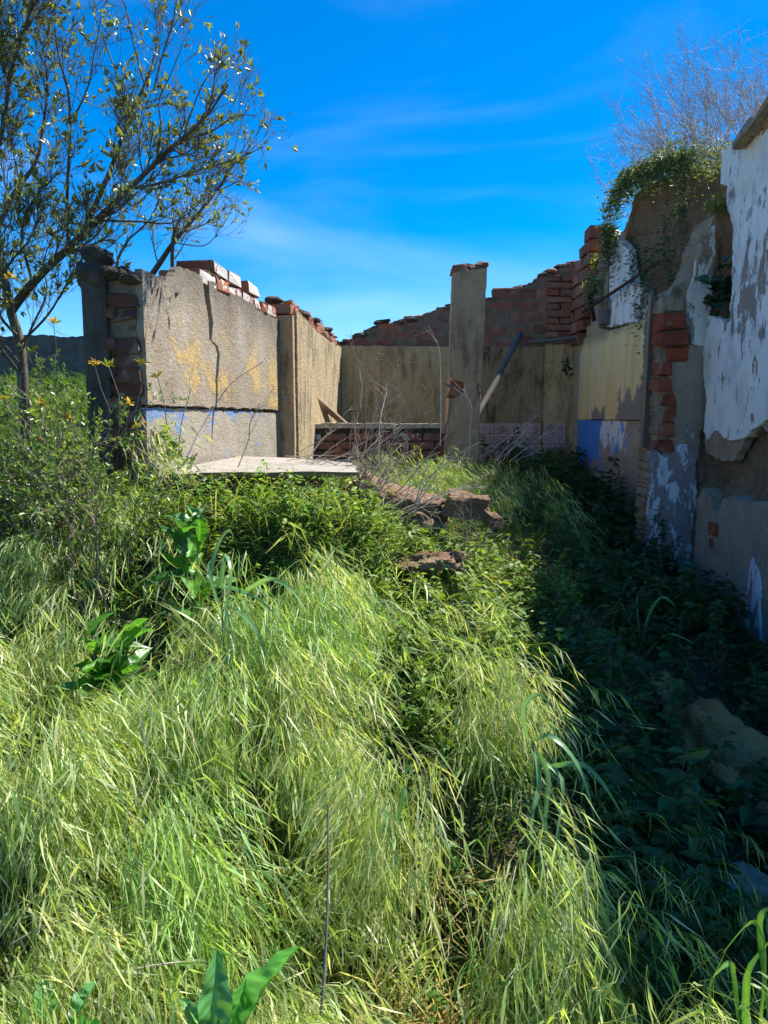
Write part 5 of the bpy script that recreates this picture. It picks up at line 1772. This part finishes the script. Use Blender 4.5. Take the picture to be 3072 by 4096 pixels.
D = 1659 / 768.
def U(x, y, d): return (x / D, y / D, d)
reed('tall broad-bladed grass arching in the middle-left foreground', (222, 690, 2.35),
     [[U(478, 1270, 2.4), U(487, 1200, 2.38), U(498, 1240, 2.3), U(487, 1330, 2.25), U(478, 1400, 2.22)],
      [U(470, 1300, 2.4), U(455, 1240, 2.42), U(470, 1180, 2.45), U(495, 1145, 2.45), U(505, 1165, 2.4)],
      [U(455, 1265, 2.4), U(510, 1272, 2.35), U(560, 1295, 2.3), U(600, 1335, 2.25)],
      [U(495, 1310, 2.4), U(540, 1270, 2.35), U(590, 1250, 2.3), U(635, 1280, 2.28), U(655, 1315, 2.25)],
      [U(500, 1310, 2.38), U(545, 1350, 2.3), U(570, 1400, 2.25), U(585, 1450, 2.2)]], .010)
reed('broad drooping blades at the shadow edge, lower right of centre', (548, 900, 1.85),
     [[U(1150, 1600, 1.95), U(1190, 1590, 1.9), U(1240, 1640, 1.85), U(1270, 1710, 1.82), U(1285, 1780, 1.8)],
      [U(1150, 1610, 1.95), U(1165, 1690, 1.9), U(1150, 1760, 1.85), U(1145, 1850, 1.82)],
      [U(1160, 1620, 1.95), U(1185, 1680, 1.9), U(1178, 1780, 1.85), U(1190, 1900, 1.8)],
      [U(1170, 1640, 1.95), U(1215, 1690, 1.9), U(1205, 1800, 1.85), U(1215, 1880, 1.83), U(1195, 1950, 1.8)],
      [U(1170, 1660, 1.95), U(1250, 1650, 1.9), U(1300, 1690, 1.85), U(1350, 1770, 1.8)],
      [U(1140, 1600, 1.98), U(1130, 1530, 2.0), U(1165, 1500, 1.98), U(1200, 1540, 1.95)]], .0105)
reed('single folded broad blade in the central foreground grass', (398, 930, 1.65),
     [[U(855, 1800, 1.68), U(872, 1700, 1.68), U(880, 1740, 1.66)], [U(826, 1735, 1.7), U(838, 1790, 1.67), U(855, 1860, 1.64), U(862, 1940, 1.62)]], .0085)
reed('bright sunlit broad blades at the bottom right corner', (735, 1040, 1.22),
     [[U(1540, 2260, 1.22), U(1530, 2150, 1.2), U(1545, 2100, 1.2), U(1570, 2050, 1.2)],
      [U(1600, 2260, 1.2), U(1585, 2120, 1.2), U(1575, 2080, 1.18), U(1540, 2110, 1.16)],
      [U(1610, 2260, 1.2), U(1612, 2150, 1.2), U(1620, 2090, 1.2), U(1665, 2030, 1.2)],
      [U(1640, 2230, 1.22), U(1650, 2060, 1.2), U(1625, 1990, 1.2), U(1560, 2060, 1.2)],
      [U(1660, 2200, 1.2), U(1640, 2000, 1.2), U(1665, 1960, 1.2)]], .009, ((.10, .24, .04), (.14, .30, .05)))
reed('upright broad grass in the dark behind the boulder', (640, 690, 3.9),
     [[U(1385, 1400, 3.9), U(1375, 1300, 3.9), U(1390, 1265, 3.88)], [U(1385, 1400, 3.9), U(1400, 1330, 3.85), U(1430, 1290, 3.8), U(1460, 1310, 3.75)],
      [U(1380, 1400, 3.9), U(1350, 1320, 3.85), U(1340, 1300, 3.8)], [U(1390, 1420, 3.9), U(1440, 1370, 3.8), U(1500, 1390, 3.7)]], .012)
reed('slender blade plant in the grass at the left of the boulder shade', (585, 800, 2.5),
     [[U(1290, 1790, 2.2), U(1300, 1700, 2.2), U(1330, 1690, 2.15), U(1360, 1770, 2.1)], [U(1290, 1790, 2.2), U(1280, 1720, 2.2), U(1262, 1690, 2.15), U(1255, 1740, 2.1)]], .007)
reed('pale curled blade in the left foreground grass', (150, 760, 1.95), [[U(330, 1700, 1.98), U(322, 1630, 1.98), U(335, 1635, 1.95), U(350, 1720, 1.9)]], .007, ((.14, .22, .11),))

# ------------------------------------------------------------------ nettles one can tell apart
def nettle_mesh(seed, H, nl, cols):
    r = random.Random(seed)
    sp = Soup()
    C_ = np.array([[(.02 * math.sin(k * .8 + seed), .015 * math.cos(k + seed), H * k / 6) for k in range(7)]])
    S_ = np.array([[(.0028 - .0003 * k, .001, 0) for k in range(7)]])
    sp.ribbons(C_, S_, np.array([(.13, .14, .05)])); sp.ribbons(C_, S_[:, :, [1, 0, 2]], np.array([(.13, .14, .05)]))
    pos, dr = [], []
    for i in range(nl):
        t = .2 + .8 * i / nl
        for sg in (0, math.pi):
            az = i * 1.57 + sg + r.uniform(-.3, .3)
            k = t * 6; c = C_[0][min(5, int(k))] * (1 - k % 1) + C_[0][min(6, int(k) + 1)] * (k % 1)
            pos.append(c); dr.append((math.cos(az), math.sin(az), r.uniform(-.5, .3) + .5 * (t > .85)))
    N_ = len(pos)
    M = frames(np.array(dr), norm(np.array([0, 0, 1.]) + .2 * rng.normal(size=(N_, 3))))
    tq = np.linspace(.2, 1, nl).repeat(2)
    l = (.085 - .045 * tq) * rng.uniform(.85, 1.15, N_)
    M = scaled(M, l * .68, l)
    sp.stamps(NET_V, NET_T, M, np.array(pos), palette(N_, cols, .1))
    return sp.mesh('nettle_plant', M_LEAF)


LIT = [(.10, .20, .035), (.13, .23, .04), (.17, .24, .05), (.08, .17, .04)]  # sun put into the leaf colour; nettles in shade get darker greens
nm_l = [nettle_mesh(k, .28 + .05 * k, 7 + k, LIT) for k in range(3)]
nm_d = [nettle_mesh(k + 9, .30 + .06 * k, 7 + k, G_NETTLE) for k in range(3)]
lit_spots = [(560, 640, 3.3), (540, 600, 3.5), (520, 640, 3.2), (500, 690, 2.9), (545, 690, 2.9), (470, 650, 3.1), (450, 700, 2.8), (565, 590, 3.6), (430, 660, 3.0), (400, 690, 2.8), (560, 610, 3.3), (480, 600, 3.5), (455, 620, 3.35)]
for i, (u, v, d) in enumerate(lit_spots):
    o = bpy.data.objects.new('nettle_plant', nm_l[i % 3]); COL.objects.link(o)
    b = P(u, v, d); o.location = (b.x, b.y, float(zg(b.x, b.y))); o.rotation_euler = (RB.uniform(-.2, .2), RB.uniform(-.2, .2), RB.uniform(0, 6.28)); o.scale = (RB.uniform(.8, 1.1),) * 3
    tag(o, 'sunlit nettle with toothed leaves among the weeds in the middle ground', 'nettle', 'nettles in the sun', 'thing')
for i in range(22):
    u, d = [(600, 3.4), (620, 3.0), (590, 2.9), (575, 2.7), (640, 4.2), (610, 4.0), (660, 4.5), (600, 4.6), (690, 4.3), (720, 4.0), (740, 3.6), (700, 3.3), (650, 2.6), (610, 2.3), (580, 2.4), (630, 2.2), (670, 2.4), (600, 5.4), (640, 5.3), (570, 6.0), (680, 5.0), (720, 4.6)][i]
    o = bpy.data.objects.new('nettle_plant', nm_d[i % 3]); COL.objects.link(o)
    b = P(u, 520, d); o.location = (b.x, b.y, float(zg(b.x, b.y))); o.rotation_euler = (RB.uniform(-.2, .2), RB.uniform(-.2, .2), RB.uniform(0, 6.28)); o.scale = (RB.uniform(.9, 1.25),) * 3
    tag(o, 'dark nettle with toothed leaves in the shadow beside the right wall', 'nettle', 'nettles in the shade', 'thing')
